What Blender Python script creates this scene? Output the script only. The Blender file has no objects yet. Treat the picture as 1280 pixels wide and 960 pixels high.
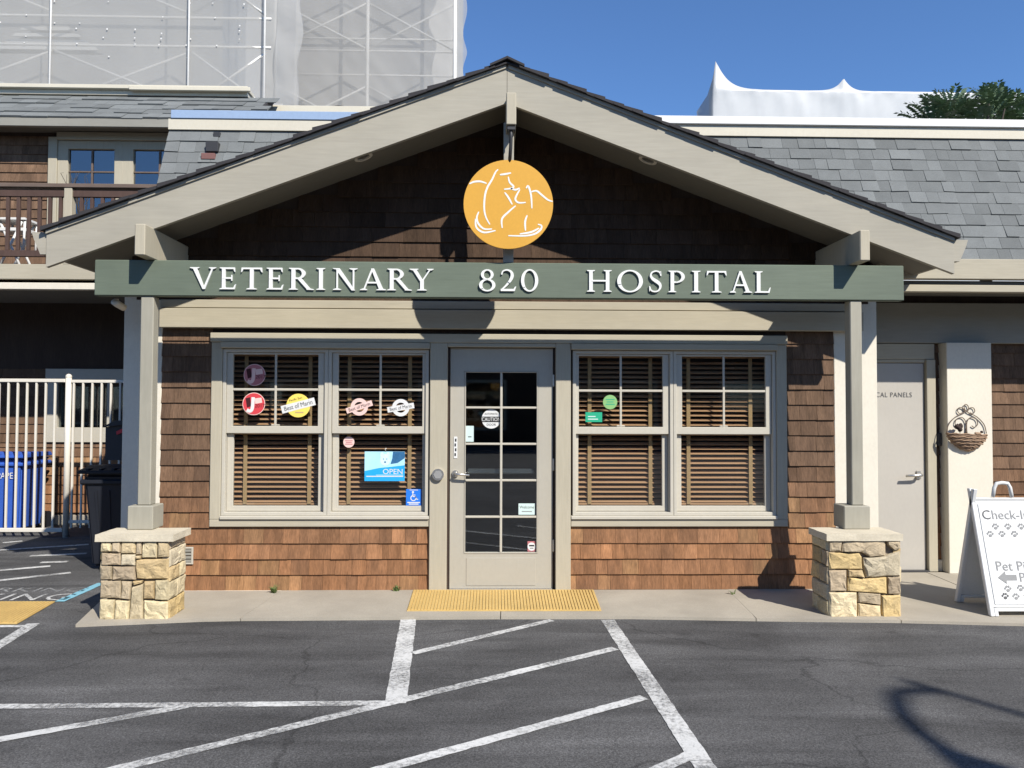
import bpy, bmesh, math, random
from mathutils import Vector, Matrix, noise
rnd = random.Random(7)
R = math.radians
scene = bpy.context.scene
COL = scene.collection

# ------------------------------------------------------------------ camera, sky, sun, exposure
cam_d = bpy.data.cameras.new('camera'); cam = bpy.data.objects.new('camera', cam_d); COL.objects.link(cam)
scene.camera = cam
cam_d.sensor_width = 36; cam_d.lens = 27.0; cam_d.clip_start = 0.05; cam_d.clip_end = 2000
yaw, pitch, roll = R(1.34), R(1.71), R(0.18)
F = Vector((math.sin(yaw)*math.cos(pitch), math.cos(yaw)*math.cos(pitch), math.sin(pitch)))
RT = Vector((math.cos(yaw), -math.sin(yaw), 0)); UP = RT.cross(F)
R2 = RT*math.cos(roll) + UP*math.sin(roll); U2 = -RT*math.sin(roll) + UP*math.cos(roll)
cam.matrix_world = Matrix(((R2.x, U2.x, -F.x, 0), (R2.y, U2.y, -F.y, -6.4), (R2.z, U2.z, -F.z, 1.529), (0, 0, 0, 1)))

SUN = Vector((0.69, -1.0, 1.06)).normalized()          # direction towards the sun
world = bpy.data.worlds.new('World'); scene.world = world; world.use_nodes = True
wn = world.node_tree.nodes; wl = world.node_tree.links
bg = wn['Background']
sky = wn.new('ShaderNodeTexSky'); sky.sky_type = 'NISHITA'; sky.sun_disc = False
sky.sun_elevation = math.asin(SUN.z); sky.sun_rotation = math.atan2(SUN.x, SUN.y)
sky.altitude = 300; sky.air_density = 1.0; sky.dust_density = 0.0; sky.ozone_density = 10.0
wl.new(sky.outputs[0], bg.inputs[0]); bg.inputs[1].default_value = 0.12
sd = bpy.data.lights.new('sun', 'SUN'); sd.energy = 5.0; sd.angle = R(0.53); sd.color = (1.0, 0.95, 0.87)
sun = bpy.data.objects.new('sun', sd); COL.objects.link(sun)
sun.rotation_euler = (-SUN).to_track_quat('-Z', 'Y').to_euler()
scene.view_settings.view_transform = 'Standard'; scene.view_settings.look = 'None'
scene.view_settings.exposure = 0.5; scene.view_settings.gamma = 1.0
scene.cycles.use_denoising = True
scene.cycles.max_bounces = 10; scene.cycles.transparent_max_bounces = 16
scene.cycles.caustics_reflective = True

# ------------------------------------------------------------------ materials
def s2l(c):
    return tuple(((v/255)/12.92 if v/255 <= .04045 else ((v/255+.055)/1.055)**2.4) for v in c)
MATS = {}
def mat(name, col=(.5,.5,.5), rough=.7, var=.12, vs=(3,3,3), fine=.06, fs=(60,60,60), bump=.15, objcol=False, spec=.3, metal=0, dirt=0.0, dirtcol=(.25,.22,.18), bdist=.002):
    m = bpy.data.materials.new(name); m.use_nodes = True; MATS[name] = m
    n = m.node_tree.nodes; l = m.node_tree.links
    b = n['Principled BSDF']; b.inputs['Roughness'].default_value = rough
    b.inputs['Specular IOR Level'].default_value = spec; b.inputs['Metallic'].default_value = metal
    g = n.new('ShaderNodeNewGeometry')
    def nz(scale, detail=4):
        mp = n.new('ShaderNodeMapping'); mp.inputs['Scale'].default_value = scale
        l.new(g.outputs['Position'], mp.inputs[0])
        if objcol:
            oi = n.new('ShaderNodeObjectInfo'); mu = n.new('ShaderNodeMath'); mu.operation = 'MULTIPLY'; mu.inputs[1].default_value = 57.0
            l.new(oi.outputs['Random'], mu.inputs[0]); l.new(mu.outputs[0], mp.inputs['Location'])
        t = n.new('ShaderNodeTexNoise'); t.inputs['Scale'].default_value = 1.0; t.inputs['Detail'].default_value = detail
        t.inputs['Roughness'].default_value = .6
        l.new(mp.outputs[0], t.inputs['Vector']); return t
    def rng(sock, lo, hi, a=.25, c=.75):
        r = n.new('ShaderNodeMapRange'); r.inputs[1].default_value = a; r.inputs[2].default_value = c
        r.inputs[3].default_value = lo; r.inputs[4].default_value = hi; l.new(sock, r.inputs[0]); return r.outputs[0]
    t1 = nz(vs); t2 = nz(fs)
    mul = n.new('ShaderNodeMath'); mul.operation = 'MULTIPLY'
    l.new(rng(t1.outputs['Fac'], 1-var, 1+var), mul.inputs[0]); l.new(rng(t2.outputs['Fac'], 1-fine, 1+fine), mul.inputs[1])
    vm = n.new('ShaderNodeVectorMath'); vm.operation = 'SCALE'
    if objcol:
        oi = n.new('ShaderNodeObjectInfo'); l.new(oi.outputs['Color'], vm.inputs[0])
    else:
        vm.inputs[0].default_value = col
    l.new(mul.outputs[0], vm.inputs['Scale'])
    out = vm.outputs[0]
    if dirt > 0:
        t3 = nz((1.7, 1.7, 1.1), 7)
        mx = n.new('ShaderNodeMix'); mx.data_type = 'RGBA'
        l.new(rng(t3.outputs['Fac'], 0, dirt, .45, .75), mx.inputs[0]); l.new(out, mx.inputs[6]); mx.inputs[7].default_value = (*dirtcol, 1)
        out = mx.outputs[2]
    l.new(out, b.inputs['Base Color'])
    if bump > 0:
        bp = n.new('ShaderNodeBump'); bp.inputs['Strength'].default_value = bump; bp.inputs['Distance'].default_value = bdist
        l.new(t2.outputs['Fac'], bp.inputs['Height']); l.new(bp.outputs[0], b.inputs['Normal'])
    return m
def glass(name, tint=(.8,.84,.84), refl=1.0, ior=1.5):
    m = bpy.data.materials.new(name); m.use_nodes = True; n = m.node_tree.nodes; l = m.node_tree.links
    n.remove(n['Principled BSDF'])
    tr = n.new('ShaderNodeBsdfTransparent'); tr.inputs[0].default_value = (*tint, 1)
    gl = n.new('ShaderNodeBsdfGlossy'); gl.inputs['Roughness'].default_value = .02; gl.inputs[0].default_value = (refl, refl, refl, 1)
    fr = n.new('ShaderNodeFresnel'); gm = n.new('ShaderNodeNewGeometry'); mr = n.new('ShaderNodeMapRange'); mr.inputs[3].default_value = ior; mr.inputs[4].default_value = 1/ior
    l.new(gm.outputs['Backfacing'], mr.inputs[0]); l.new(mr.outputs[0], fr.inputs[0])
    mx = n.new('ShaderNodeMixShader'); l.new(fr.outputs[0], mx.inputs[0]); l.new(tr.outputs[0], mx.inputs[1]); l.new(gl.outputs[0], mx.inputs[2])
    l.new(mx.outputs[0], n['Material Output'].inputs[0]); MATS[name] = m; return m
def netting(name, col, alpha):
    m = bpy.data.materials.new(name); m.use_nodes = True; n = m.node_tree.nodes; l = m.node_tree.links
    n.remove(n['Principled BSDF'])
    g = n.new('ShaderNodeNewGeometry'); mp = n.new('ShaderNodeMapping'); mp.inputs['Scale'].default_value = (.6, .6, .35)
    l.new(g.outputs['Position'], mp.inputs[0])
    t = n.new('ShaderNodeTexNoise'); t.inputs['Scale'].default_value = 1; t.inputs['Detail'].default_value = 6; l.new(mp.outputs[0], t.inputs['Vector'])
    r = n.new('ShaderNodeMapRange'); r.inputs[1].default_value = .3; r.inputs[2].default_value = .7; r.inputs[3].default_value = alpha-.06; r.inputs[4].default_value = alpha+.06
    l.new(t.outputs['Fac'], r.inputs[0])
    d = n.new('ShaderNodeBsdfDiffuse'); d.inputs[0].default_value = (*col, 1)
    tl = n.new('ShaderNodeBsdfTranslucent'); tl.inputs[0].default_value = (*col, 1)
    m1 = n.new('ShaderNodeMixShader'); m1.inputs[0].default_value = .3; l.new(d.outputs[0], m1.inputs[1]); l.new(tl.outputs[0], m1.inputs[2])
    tr = n.new('ShaderNodeBsdfTransparent')
    m2 = n.new('ShaderNodeMixShader'); l.new(r.outputs[0], m2.inputs[0]); l.new(tr.outputs[0], m2.inputs[1]); l.new(m1.outputs[0], m2.inputs[2])
    l.new(m2.outputs[0], n['Material Output'].inputs[0]); MATS[name] = m; return m
def road_paint(name, col, wear=.5):
    m = mat(name, col, .75, .1, (2,2,2), .12, (90,90,90), .3)
    n = m.node_tree.nodes; l = m.node_tree.links; b = n['Principled BSDF']
    g = n.new('ShaderNodeNewGeometry')
    t = n.new('ShaderNodeTexNoise'); t.inputs['Scale'].default_value = 38; t.inputs['Detail'].default_value = 8; t.inputs['Roughness'].default_value = .75
    t2 = n.new('ShaderNodeTexNoise'); t2.inputs['Scale'].default_value = 2.6; t2.inputs['Detail'].default_value = 4
    l.new(g.outputs['Position'], t.inputs['Vector']); l.new(g.outputs['Position'], t2.inputs['Vector'])
    ad = n.new('ShaderNodeMath'); ad.operation = 'MULTIPLY_ADD'; ad.inputs[1].default_value = .7; l.new(t2.outputs['Fac'], ad.inputs[0]); l.new(t.outputs['Fac'], ad.inputs[2])
    r = n.new('ShaderNodeMapRange'); r.inputs[1].default_value = 1.05-wear*.3; r.inputs[2].default_value = 1.12-wear*.12
    r.inputs[3].default_value = 1; r.inputs[4].default_value = .25; l.new(ad.outputs[0], r.inputs[0])
    l.new(r.outputs[0], b.inputs['Alpha']); return m

TRIM = (.385, .347, .262)
mat('trim', TRIM, .68, .08, (1.6,1.6,.8), .07, (70,70,5), .25, dirt=.2, dirtcol=(.26,.24,.185))
mat('trim_h', TRIM, .68, .08, (.8,1.6,1.6), .07, (5,70,70), .25, dirt=.2, dirtcol=(.26,.24,.185))
mat('rake', (.335,.31,.25), .72, .10, (.7,2,2.5), .07, (4,60,60), .3, dirt=.28, dirtcol=(.25,.235,.19))
mat('post_paint', (.315,.295,.235), .7, .08, (2,2,1.5), .07, (50,50,6), .18, dirt=.25, dirtcol=(.20,.195,.155))
mat('cream', (.62,.575,.475), .7, .05, (1.5,1.5,1.5), .05, (50,50,30), .1, dirt=.10, dirtcol=(.5,.46,.36))
mat('cream_white', (.55,.51,.41), .6, .05, (1.5,1.5,1.5), .04, (50,50,30), .08, dirt=.12, dirtcol=(.5,.46,.36))
mat('sash', (.44,.41,.34), .5, .05, (2,2,2), .04, (40,40,40), .06, dirt=.08, dirtcol=(.4,.37,.3))
mat('door_paint', (.37,.345,.285), .5, .05, (1.3,1.3,1.3), .03, (40,40,20), .05, dirt=.12, dirtcol=(.38,.35,.29))
mat('steel_door', (.40,.375,.33), .5, .05, (1.3,1.3,1.3), .03, (40,40,20), .05, dirt=.12, dirtcol=(.4,.37,.32))
mat('soffit', (.17,.16,.135), .8, .08, (1,1,1), .06, (8,40,40), .15)
mat('green', (.112,.136,.100), .65, .12, (.8,2,2.5), .08, (5,70,70), .25, dirt=.3, dirtcol=(.17,.20,.15))
mat('white_letter', (.68,.68,.64), .45, .03, (2,2,2), .02, (40,40,40), .03)
mat('shingle', rough=.8, var=.34, vs=(14,14,2.2), fine=.34, fs=(150,150,6), bump=.6, objcol=True, spec=.15, bdist=.004, dirt=.5, dirtcol=(.085,.052,.036))
mat('roofing', rough=.9, var=.12, vs=(4,4,4), fine=.28, fs=(240,240,240), bump=.5, objcol=True, spec=.15, bdist=.002)
mat('roof_edge', (.035,.033,.035), .9, .15, (6,6,6), .3, (200,200,200), .4)
mat('backing', (.05,.035,.027), .9, .2, (6,6,1), .2, (60,60,8), .3)
mat('stone', rough=.85, var=.22, vs=(11,11,11), fine=.2, fs=(55,55,75), bump=.7, objcol=True, spec=.2, bdist=.006, dirt=.3, dirtcol=(.34,.27,.19))
mat('mortar', (.24,.20,.155), .95, .2, (20,20,20), .2, (150,150,150), .4)
mat('capstone', (.55,.49,.37), .8, .12, (5,5,8), .12, (60,60,60), .35, dirt=.3, dirtcol=(.38,.33,.25), bdist=.003)
mat('concrete', (.34,.305,.245), .9, .12, (1.4,1.4,1.4), .16, (160,160,160), .35, dirt=.5, dirtcol=(.225,.20,.16))
mat('slat', (.52,.325,.185), .55, .08, (2,9,9), .1, (4,80,80), .1)
mat('tape', (.44,.31,.16), .85, .08, (9,9,9), .1, (150,150,150), .1)
mat('dark_interior', (.035,.032,.03), .9, .1, (2,2,2), .05, (30,30,30), 0)
mat('floor_tile', (.30,.29,.27), .5, .1, (1,1,1), .05, (30,30,30), 0); mat('room_paint', (.16,.155,.145), .9, .05, (1,1,1), .03, (30,30,30), 0)
mat('dark_metal', (.04,.04,.042), .5, .1, (5,5,5), .1, (80,80,80), .1)
mat('steel', (.62,.60,.56), .32, .06, (5,5,5), .05, (80,80,80), .05, metal=.9)
mat('white_metal', (.62,.58,.50), .5, .04, (2,2,2), .04, (40,40,40), .06)
mat('white_plastic', (.62,.62,.60), .45, .04, (2,2,2), .05, (60,60,60), .08, dirt=.12, dirtcol=(.55,.52,.46))
mat('grey_print', (.24,.24,.235), .7, .05, (2,2,2), .03, (40,40,40), 0)
mat('dark_print', (.10,.10,.10), .7, .05, (2,2,2), .03, (40,40,40), 0)
mat('disc_yellow', (.57,.30,.040), .5, .05, (2,2,2), .04, (60,60,60), .05)
mat('tactile', (.52,.36,.13), .7, .12, (3,3,3), .16, (60,60,60), .25, dirt=.35, dirtcol=(.42,.28,.10))
mat('red', (.55,.05,.06), .5, .04, (3,3,3), .03, (40,40,40), 0)
mat('dusty_red', (.42,.15,.16), .5, .04, (3,3,3), .03, (40,40,40), 0)
mat('faded_brick', (.17,.085,.075), .8, .1, (3,3,3), .1, (60,60,60), .1)
mat('dark_red', (.05,.008,.01), .6, .04, (3,3,3), .03, (40,40,40), 0)
mat('sticker_yellow', (.80,.60,.12), .5, .04, (3,3,3), .03, (40,40,40), 0)
mat('sticker_white', (.62,.62,.60), .5, .03, (3,3,3), .03, (40,40,40), 0)
mat('sticker_pink', (.72,.50,.45), .5, .04, (3,3,3), .03, (40,40,40), 0)
mat('sticker_green', (.22,.42,.16), .5, .04, (3,3,3), .03, (40,40,40), 0)
mat('sticker_teal', (.02,.34,.19), .5, .04, (3,3,3), .03, (40,40,40), 0)
mat('black_print', (.02,.02,.02), .6, .02, (3,3,3), .03, (40,40,40), 0)
mat('blue_print', (.02,.33,.66), .45, .04, (3,3,3), .03, (40,40,40), 0)
mat('pale_blue_print', (.38,.66,.78), .45, .10, (14,14,14), .05, (40,40,40), 0)
mat('fur_print', (.55,.74,.80), .5, .12, (40,40,40), .05, (40,40,40), 0)
mat('navy_print', (.03,.12,.25), .5, .2, (60,60,60), .05, (40,40,40), 0)
mat('access_blue', (.02,.16,.62), .5, .03, (3,3,3), .03, (40,40,40), 0)
mat('pale_card', (.52,.64,.60), .6, .05, (3,3,3), .03, (40,40,40), 0)
mat('bin_blue', (.035,.10,.42), .5, .08, (4,4,4), .06, (80,80,80), .1)
mat('bin_black', (.014,.016,.022), .5, .1, (4,4,4), .06, (80,80,80), .12)
mat('rail_brown', (.075,.045,.035), .7, .15, (3,3,3), .15, (30,30,6), .2)
mat('rail_top', (.13,.095,.075), .7, .15, (3,3,3), .15, (6,30,30), .2)
mat('wicker', (.30,.20,.13), .8, .25, (20,20,40), .25, (90,90,90), .4)
mat('wire', (.16,.12,.09), .6, .2, (20,20,20), .1, (80,80,80), .1)
mat('dried', (.05,.035,.03), .9, .2, (20,20,20), .2, (80,80,80), 0)
mat('wrap', (.46,.47,.47), .35, .03, (.5,.5,.5), .03, (8,8,8), .1, spec=.4)
mat('tube', (.70,.685,.65), .5, .05, (2,2,2), .05, (40,40,40), .05)
mat('rendered_wall', (.36,.355,.345), .9, .08, (.4,.4,.4), .06, (10,10,10), .1)
mat('upper_fascia', (.25,.24,.205), .7, .06, (.8,2,2), .05, (6,40,40), .1)
mat('blue_membrane', (.27,.36,.50), .5, .05, (1,3,3), .05, (30,30,30), .05)
mat('white_coping', (.66,.65,.62), .5, .03, (1,3,3), .03, (30,30,30), .05)
mat('leaf', rough=.55, var=.25, vs=(8,8,8), fine=.15, fs=(60,60,60), bump=0, objcol=True, spec=.3)
mat('bark', (.06,.05,.04), .9, .2, (8,8,3), .2, (60,60,10), .4)
mat('weed', (.10,.14,.04), .7, .3, (30,30,30), .2, (90,90,90), 0)
glass('glass', (.90,.90,.89), 1.0, 1.6); glass('door_glass', (.72,.76,.78), 1.0, 1.9); glass('sky_glass', (.25,.3,.35), 1.0, 2.6)
netting('net', (.47,.465,.445), .62); netting('net_far', (.46,.455,.44), .60)
road_paint('paint_white', (.54,.535,.51), .95); road_paint('paint_blue', (.20,.42,.50), .3); road_paint('paint_old', (.30,.30,.29), 1.3)

def asphalt():
    m = bpy.data.materials.new('asphalt'); m.use_nodes = True; n = m.node_tree.nodes; l = m.node_tree.links; b = n['Principled BSDF']
    b.inputs['Roughness'].default_value = .85; b.inputs['Specular IOR Level'].default_value = .25
    g = n.new('ShaderNodeNewGeometry')
    def nz(scale, det=5, ro=.6, ds=0, sc=(1,1,1)):
        mp = n.new('ShaderNodeMapping'); mp.inputs['Scale'].default_value = sc; l.new(g.outputs['Position'], mp.inputs[0])
        t = n.new('ShaderNodeTexNoise'); t.inputs['Scale'].default_value = scale; t.inputs['Detail'].default_value = det
        t.inputs['Roughness'].default_value = ro; t.inputs['Distortion'].default_value = ds
        l.new(mp.outputs[0], t.inputs['Vector']); return t.outputs['Fac']
    def rng(s, a, c, lo, hi):
        r = n.new('ShaderNodeMapRange'); r.inputs[1].default_value = a; r.inputs[2].default_value = c; r.inputs[3].default_value = lo; r.inputs[4].default_value = hi
        l.new(s, r.inputs[0]); return r.outputs[0]
    def mul(a, c):
        k = n.new('ShaderNodeMath'); k.operation = 'MULTIPLY'; l.new(a, k.inputs[0]); l.new(c, k.inputs[1]); return k.outputs[0]
    f = mul(rng(nz(.7, 6, .55, .8), .3, .7, .74, 1.3), rng(nz(2.4, 6, .55, .5, (.30, 2.0, 1)), .32, .68, .72, 1.32))
    f = mul(f, rng(nz(.33, 3, .5, 1.5), .47, .53, .93, 1.09))
    f = mul(f, rng(nz(95, 3, .8), .3, .7, .52, 1.5))
    f = mul(f, rng(nz(420, 2, .8), .3, .7, .75, 1.25))
    v = n.new('ShaderNodeTexVoronoi'); v.inputs['Scale'].default_value = 70; l.new(g.outputs['Position'], v.inputs['Vector'])
    f2 = rng(v.outputs['Distance'], .0, .16, 1.7, 1.0); f = mul(f, f2)
    v2 = n.new('ShaderNodeTexVoronoi'); v2.inputs['Scale'].default_value = 170; l.new(g.outputs['Position'], v2.inputs['Vector'])
    f = mul(f, rng(v2.outputs['Color'], 0, 1, .55, 1.5))
    f = mul(f, rng(nz(3.1, 3, .5, .4), .66, .74, 1.0, .72))
    # hairline cracks
    mp = n.new('ShaderNodeMapping'); mp.inputs['Scale'].default_value = (.55, .8, 1); l.new(g.outputs['Position'], mp.inputs[0])
    dn = n.new('ShaderNodeTexNoise'); dn.inputs['Scale'].default_value = 2.2; dn.inputs['Detail'].default_value = 6; l.new(mp.outputs[0], dn.inputs['Vector'])
    ad = n.new('ShaderNodeVectorMath'); ad.operation = 'MULTIPLY_ADD'; ad.inputs[1].default_value = (.5,.5,.5); l.new(dn.outputs['Color'], ad.inputs[0]); l.new(mp.outputs[0], ad.inputs[2])
    vc = n.new('ShaderNodeTexVoronoi'); vc.feature = 'DISTANCE_TO_EDGE'; vc.inputs['Scale'].default_value = .55; l.new(ad.outputs[0], vc.inputs['Vector'])
    f = mul(f, rng(vc.outputs['Distance'], 0, .005, .6, 1.0))
    vm = n.new('ShaderNodeVectorMath'); vm.operation = 'SCALE'; vm.inputs[0].default_value = (.070, .0685, .067); l.new(f, vm.inputs['Scale'])
    l.new(vm.outputs[0], b.inputs['Base Color'])
    bp = n.new('ShaderNodeBump'); bp.inputs['Strength'].default_value = .5; bp.inputs['Distance'].default_value = .004
    l.new(nz(130, 4, .8), bp.inputs['Height']); l.new(bp.outputs[0], b.inputs['Normal'])
    MATS['asphalt'] = m
asphalt()

# ------------------------------------------------------------------ helpers
WL = {}
def link(o, parent=None, loc=(0,0,0)):
    COL.objects.link(o); loc = Vector(loc); WL[o.name] = loc
    if parent is not None:
        o.parent = parent; o.location = loc - WL[parent.name]
    else: o.location = loc
    return o
def tag(o, label=None, cat=None, group=None, kind=None):
    if label: o['label'] = label
    if cat: o['category'] = cat
    if group: o['group'] = group
    if kind: o['kind'] = kind
    return o
def thing(name, loc, label, cat, group=None):
    return tag(link(bpy.data.objects.new(name, None), None, loc), label, cat, group)
def fin(name, bm, m, parent=None, smooth=False, color=None, origin=None):
    vs = [v.co for v in bm.verts]
    lo = Vector([min(v[i] for v in vs) for i in range(3)]); hi = Vector([max(v[i] for v in vs) for i in range(3)])
    c = Vector(origin) if origin is not None else Vector(((lo.x+hi.x)/2, (lo.y+hi.y)/2, lo.z))
    bmesh.ops.translate(bm, verts=bm.verts, vec=-c)
    bmesh.ops.recalc_face_normals(bm, faces=bm.faces)
    me = bpy.data.meshes.new(name); bm.to_mesh(me); bm.free()
    me.materials.append(MATS[m])
    if smooth: me.polygons.foreach_set('use_smooth', [True]*len(me.polygons))
    o = bpy.data.objects.new(name, me); link(o, parent, c)
    if color: o.color = (*color, 1)
    return o
def abox(bm, x0, x1, y0, y1, z0, z1, bev=0):
    r = bmesh.ops.create_cube(bm, size=1)
    for v in r['verts']:
        v.co = Vector((x0+(v.co.x+.5)*(x1-x0), y0+(v.co.y+.5)*(y1-y0), z0+(v.co.z+.5)*(z1-z0)))
    if bev:
        es = {e for v in r['verts'] for e in v.link_edges}
        bmesh.ops.bevel(bm, geom=list(es), offset=bev, segments=1, affect='EDGES', profile=.5)
def box(name, x0, x1, y0, y1, z0, z1, m, parent=None, bev=.004, color=None):
    bm = bmesh.new(); abox(bm, x0, x1, y0, y1, z0, z1, bev); return fin(name, bm, m, parent, color=color)
def aprism(bm, pts, d):
    """polygon (list of 3-vectors) extruded by vector d"""
    pts = [Vector(p) for p in pts]; d = Vector(d); n = len(pts)
    a = [bm.verts.new(p) for p in pts]; b = [bm.verts.new(p+d) for p in pts]
    bm.faces.new(a); bm.faces.new(b[::-1])
    for i in range(n): bm.faces.new((a[i], b[i], b[(i+1)%n], a[(i+1)%n]))
def prism(name, pts, d, m, parent=None, color=None):
    bm = bmesh.new(); aprism(bm, pts, d); return fin(name, bm, m, parent, color=color)
def atube(bm, pts, r, seg=8, cap=True):
    pts = [Vector(p) for p in pts]; rs = r if isinstance(r, (list, tuple)) else [r]*len(pts)
    rings = []
    up = None
    for i, p in enumerate(pts):
        t = (pts[min(i+1, len(pts)-1)] - pts[max(i-1, 0)]).normalized()
        if up is None:
            up = t.orthogonal().normalized()
        up = (up - t*up.dot(t)).normalized(); s = t.cross(up)
        rings.append([bm.verts.new(p + (up*math.cos(a)+s*math.sin(a))*rs[i]) for a in [2*math.pi*k/seg for k in range(seg)]])
    for a, b in zip(rings, rings[1:]):
        for k in range(seg): bm.faces.new((a[k], a[(k+1)%seg], b[(k+1)%seg], b[k]))
    if cap:
        bm.faces.new(rings[0][::-1]); bm.faces.new(rings[-1])
def tube(name, pts, r, m, parent=None, seg=8):
    bm = bmesh.new(); atube(bm, pts, r, seg); return fin(name, bm, m, parent, smooth=True)
def ring(bm, x0, x1, z0, z1, y0, y1, l, r, b, t):
    """rectangular ring (frame) with member widths left, right, bottom, top"""
    abox(bm, x0, x0+l, y0, y1, z0, z1); abox(bm, x1-r, x1, y0, y1, z0, z1)
    abox(bm, x0+l, x1-r, y0, y1, z0, z0+b); abox(bm, x0+l, x1-r, y0, y1, z1-t, z1)
def frame(name, x0, x1, z0, z1, y0, y1, w, m, parent):
    if not isinstance(w, tuple): w = (w,)*4
    o = [(x0,z0),(x1,z0),(x1,z1),(x0,z1)]; i = [(x0+w[0],z0+w[2]),(x1-w[1],z0+w[2]),(x1-w[1],z1-w[3]),(x0+w[0],z1-w[3])]
    bm = bmesh.new()
    V = [[bm.verts.new((p[0], y, p[1])) for p in q] for y in (y0, y1) for q in (o, i)]
    for k in range(4):
        j = (k+1)%4
        bm.faces.new((V[0][k], V[0][j], V[1][j], V[1][k])); bm.faces.new((V[2][k], V[2][j], V[3][j], V[3][k]))
        bm.faces.new((V[0][k], V[0][j], V[2][j], V[2][k])); bm.faces.new((V[1][k], V[1][j], V[3][j], V[3][k]))
    bmesh.ops.recalc_face_normals(bm, faces=bm.faces)
    bmesh.ops.bevel(bm, geom=[e for e in bm.edges if abs(e.verts[0].co.y-y0) < 1e-5 and abs(e.verts[1].co.y-y0) < 1e-5 and len(e.link_faces) == 2 and e.calc_face_angle(0) > .5], offset=.003, segments=1, affect='EDGES')
    return fin(name, bm, m, parent)
def wall_holes(name, x0, x1, z0, z1, y0, y1, holes, m, parent):
    """wall slab with rectangular openings, one mesh built of edge-sharing cells"""
    xs = sorted({x0, x1, *[h[0] for h in holes], *[h[1] for h in holes]}); zs = sorted({z0, z1, *[h[2] for h in holes], *[h[3] for h in holes]})
    bm = bmesh.new(); vc = {}
    def V(x, y, z):
        k = (round(x,4), round(y,4), round(z,4))
        if k not in vc: vc[k] = bm.verts.new((x,y,z))
        return vc[k]
    solid = {}
    for i in range(len(xs)-1):
        for j in range(len(zs)-1):
            cx, cz = (xs[i]+xs[i+1])/2, (zs[j]+zs[j+1])/2
            solid[i,j] = not any(h[0] < cx < h[1] and h[2] < cz < h[3] for h in holes)
    for (i,j), s in solid.items():
        if not s: continue
        a, b, c, d = xs[i], xs[i+1], zs[j], zs[j+1]
        for y in (y0, y1): bm.faces.new((V(a,y,c), V(b,y,c), V(b,y,d), V(a,y,d)))
        for (di, dj, p, q) in ((-1,0,(a,c),(a,d)), (1,0,(b,c),(b,d)), (0,-1,(a,c),(b,c)), (0,1,(a,d),(b,d))):
            if not solid.get((i+di, j+dj), False):
                bm.faces.new((V(p[0],y0,p[1]), V(q[0],y0,q[1]), V(q[0],y1,q[1]), V(p[0],y1,p[1])))
    return fin(name, bm, m, parent)
def disc_pts(cx, cz, r, n=40, y=0, rz=None):
    rz = rz or r
    return [(cx+r*math.cos(2*math.pi*k/n), y, cz+rz*math.sin(2*math.pi*k/n)) for k in range(n)]
def flat(name, pts, m, parent=None):
    bm = bmesh.new(); bm.faces.new([bm.verts.new(p) for p in pts]); return fin(name, bm, m, parent)
def text(name, body, size, loc, rot, m, parent=None, ext=0.0, align='LEFT', sx=1.0, shear=0, space=1.0):
    cu = bpy.data.curves.new(name, 'FONT'); cu.body = body; cu.size = size; cu.extrude = ext; cu.align_x = align; cu.shear = shear
    cu.resolution_u = 3; cu.space_character = space
    t = bpy.data.objects.new('tmp', cu); COL.objects.link(t)
    dg = bpy.context.evaluated_depsgraph_get(); me = bpy.data.meshes.new_from_object(t.evaluated_get(dg))
    bpy.data.objects.remove(t); bpy.data.curves.remove(cu)
    me.name = name; me.materials.clear(); me.materials.append(MATS[m])
    o = bpy.data.objects.new(name, me); link(o, parent, loc); o.rotation_euler = rot; o.scale = (sx, 1, 1); return o
FRONT = (R(90), 0, 0)
def lump(name, c, r, m, parent=None, amp=.2, fq=3, sub=2, scale=(1,1,1), color=None):
    bm = bmesh.new(); bmesh.ops.create_icosphere(bm, subdivisions=sub, radius=1)
    for v in bm.verts:
        k = 1+amp*noise.noise(v.co*fq+Vector(c)*7); v.co = Vector((v.co.x*scale[0], v.co.y*scale[1], v.co.z*scale[2]))*(r*k)+Vector(c)
    return fin(name, bm, m, parent, True, color=color)

# shared wood-shingle and roof-tab meshes (1 x 1, scaled per piece)
def wedge_meshes(name, butt, top, m, count=6, jag=.02):
    out = []
    for k in range(count):
        a, b = rnd.uniform(-jag, jag), rnd.uniform(-jag, jag); t = butt*rnd.uniform(.9, 1.1)
        v = [(0,-t,a),(1,-t,b),(1,-top,1),(0,-top,1),(0,0,a),(1,0,b),(1,0,1),(0,0,1)]
        f = [(0,1,2,3),(0,4,5,1),(1,5,6,2),(3,2,6,7),(0,3,7,4)]
        me = bpy.data.meshes.new(name); me.from_pydata(v, [], f); me.materials.append(MATS[m]); out.append(me)
    return out
WS = wedge_meshes('wall_shingle', .020, .003, 'shingle', 6, .006)
RS = wedge_meshes('roof_shingle', .012, .003, 'roofing', 6, .03)
def piece(name, me, loc, scale, parent, color, rot=None):
    o = bpy.data.objects.new(name, me); link(o, parent, loc); o.scale = scale; o.color = (*color, 1)
    if rot: o.rotation_euler = rot
    return o
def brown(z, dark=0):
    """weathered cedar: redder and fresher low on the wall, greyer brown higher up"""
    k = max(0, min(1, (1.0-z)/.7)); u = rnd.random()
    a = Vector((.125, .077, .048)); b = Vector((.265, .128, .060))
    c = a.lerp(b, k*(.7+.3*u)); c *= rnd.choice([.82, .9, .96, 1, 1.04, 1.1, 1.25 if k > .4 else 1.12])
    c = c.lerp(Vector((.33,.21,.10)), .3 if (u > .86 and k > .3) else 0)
    return tuple(c*(1-dark))
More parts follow.
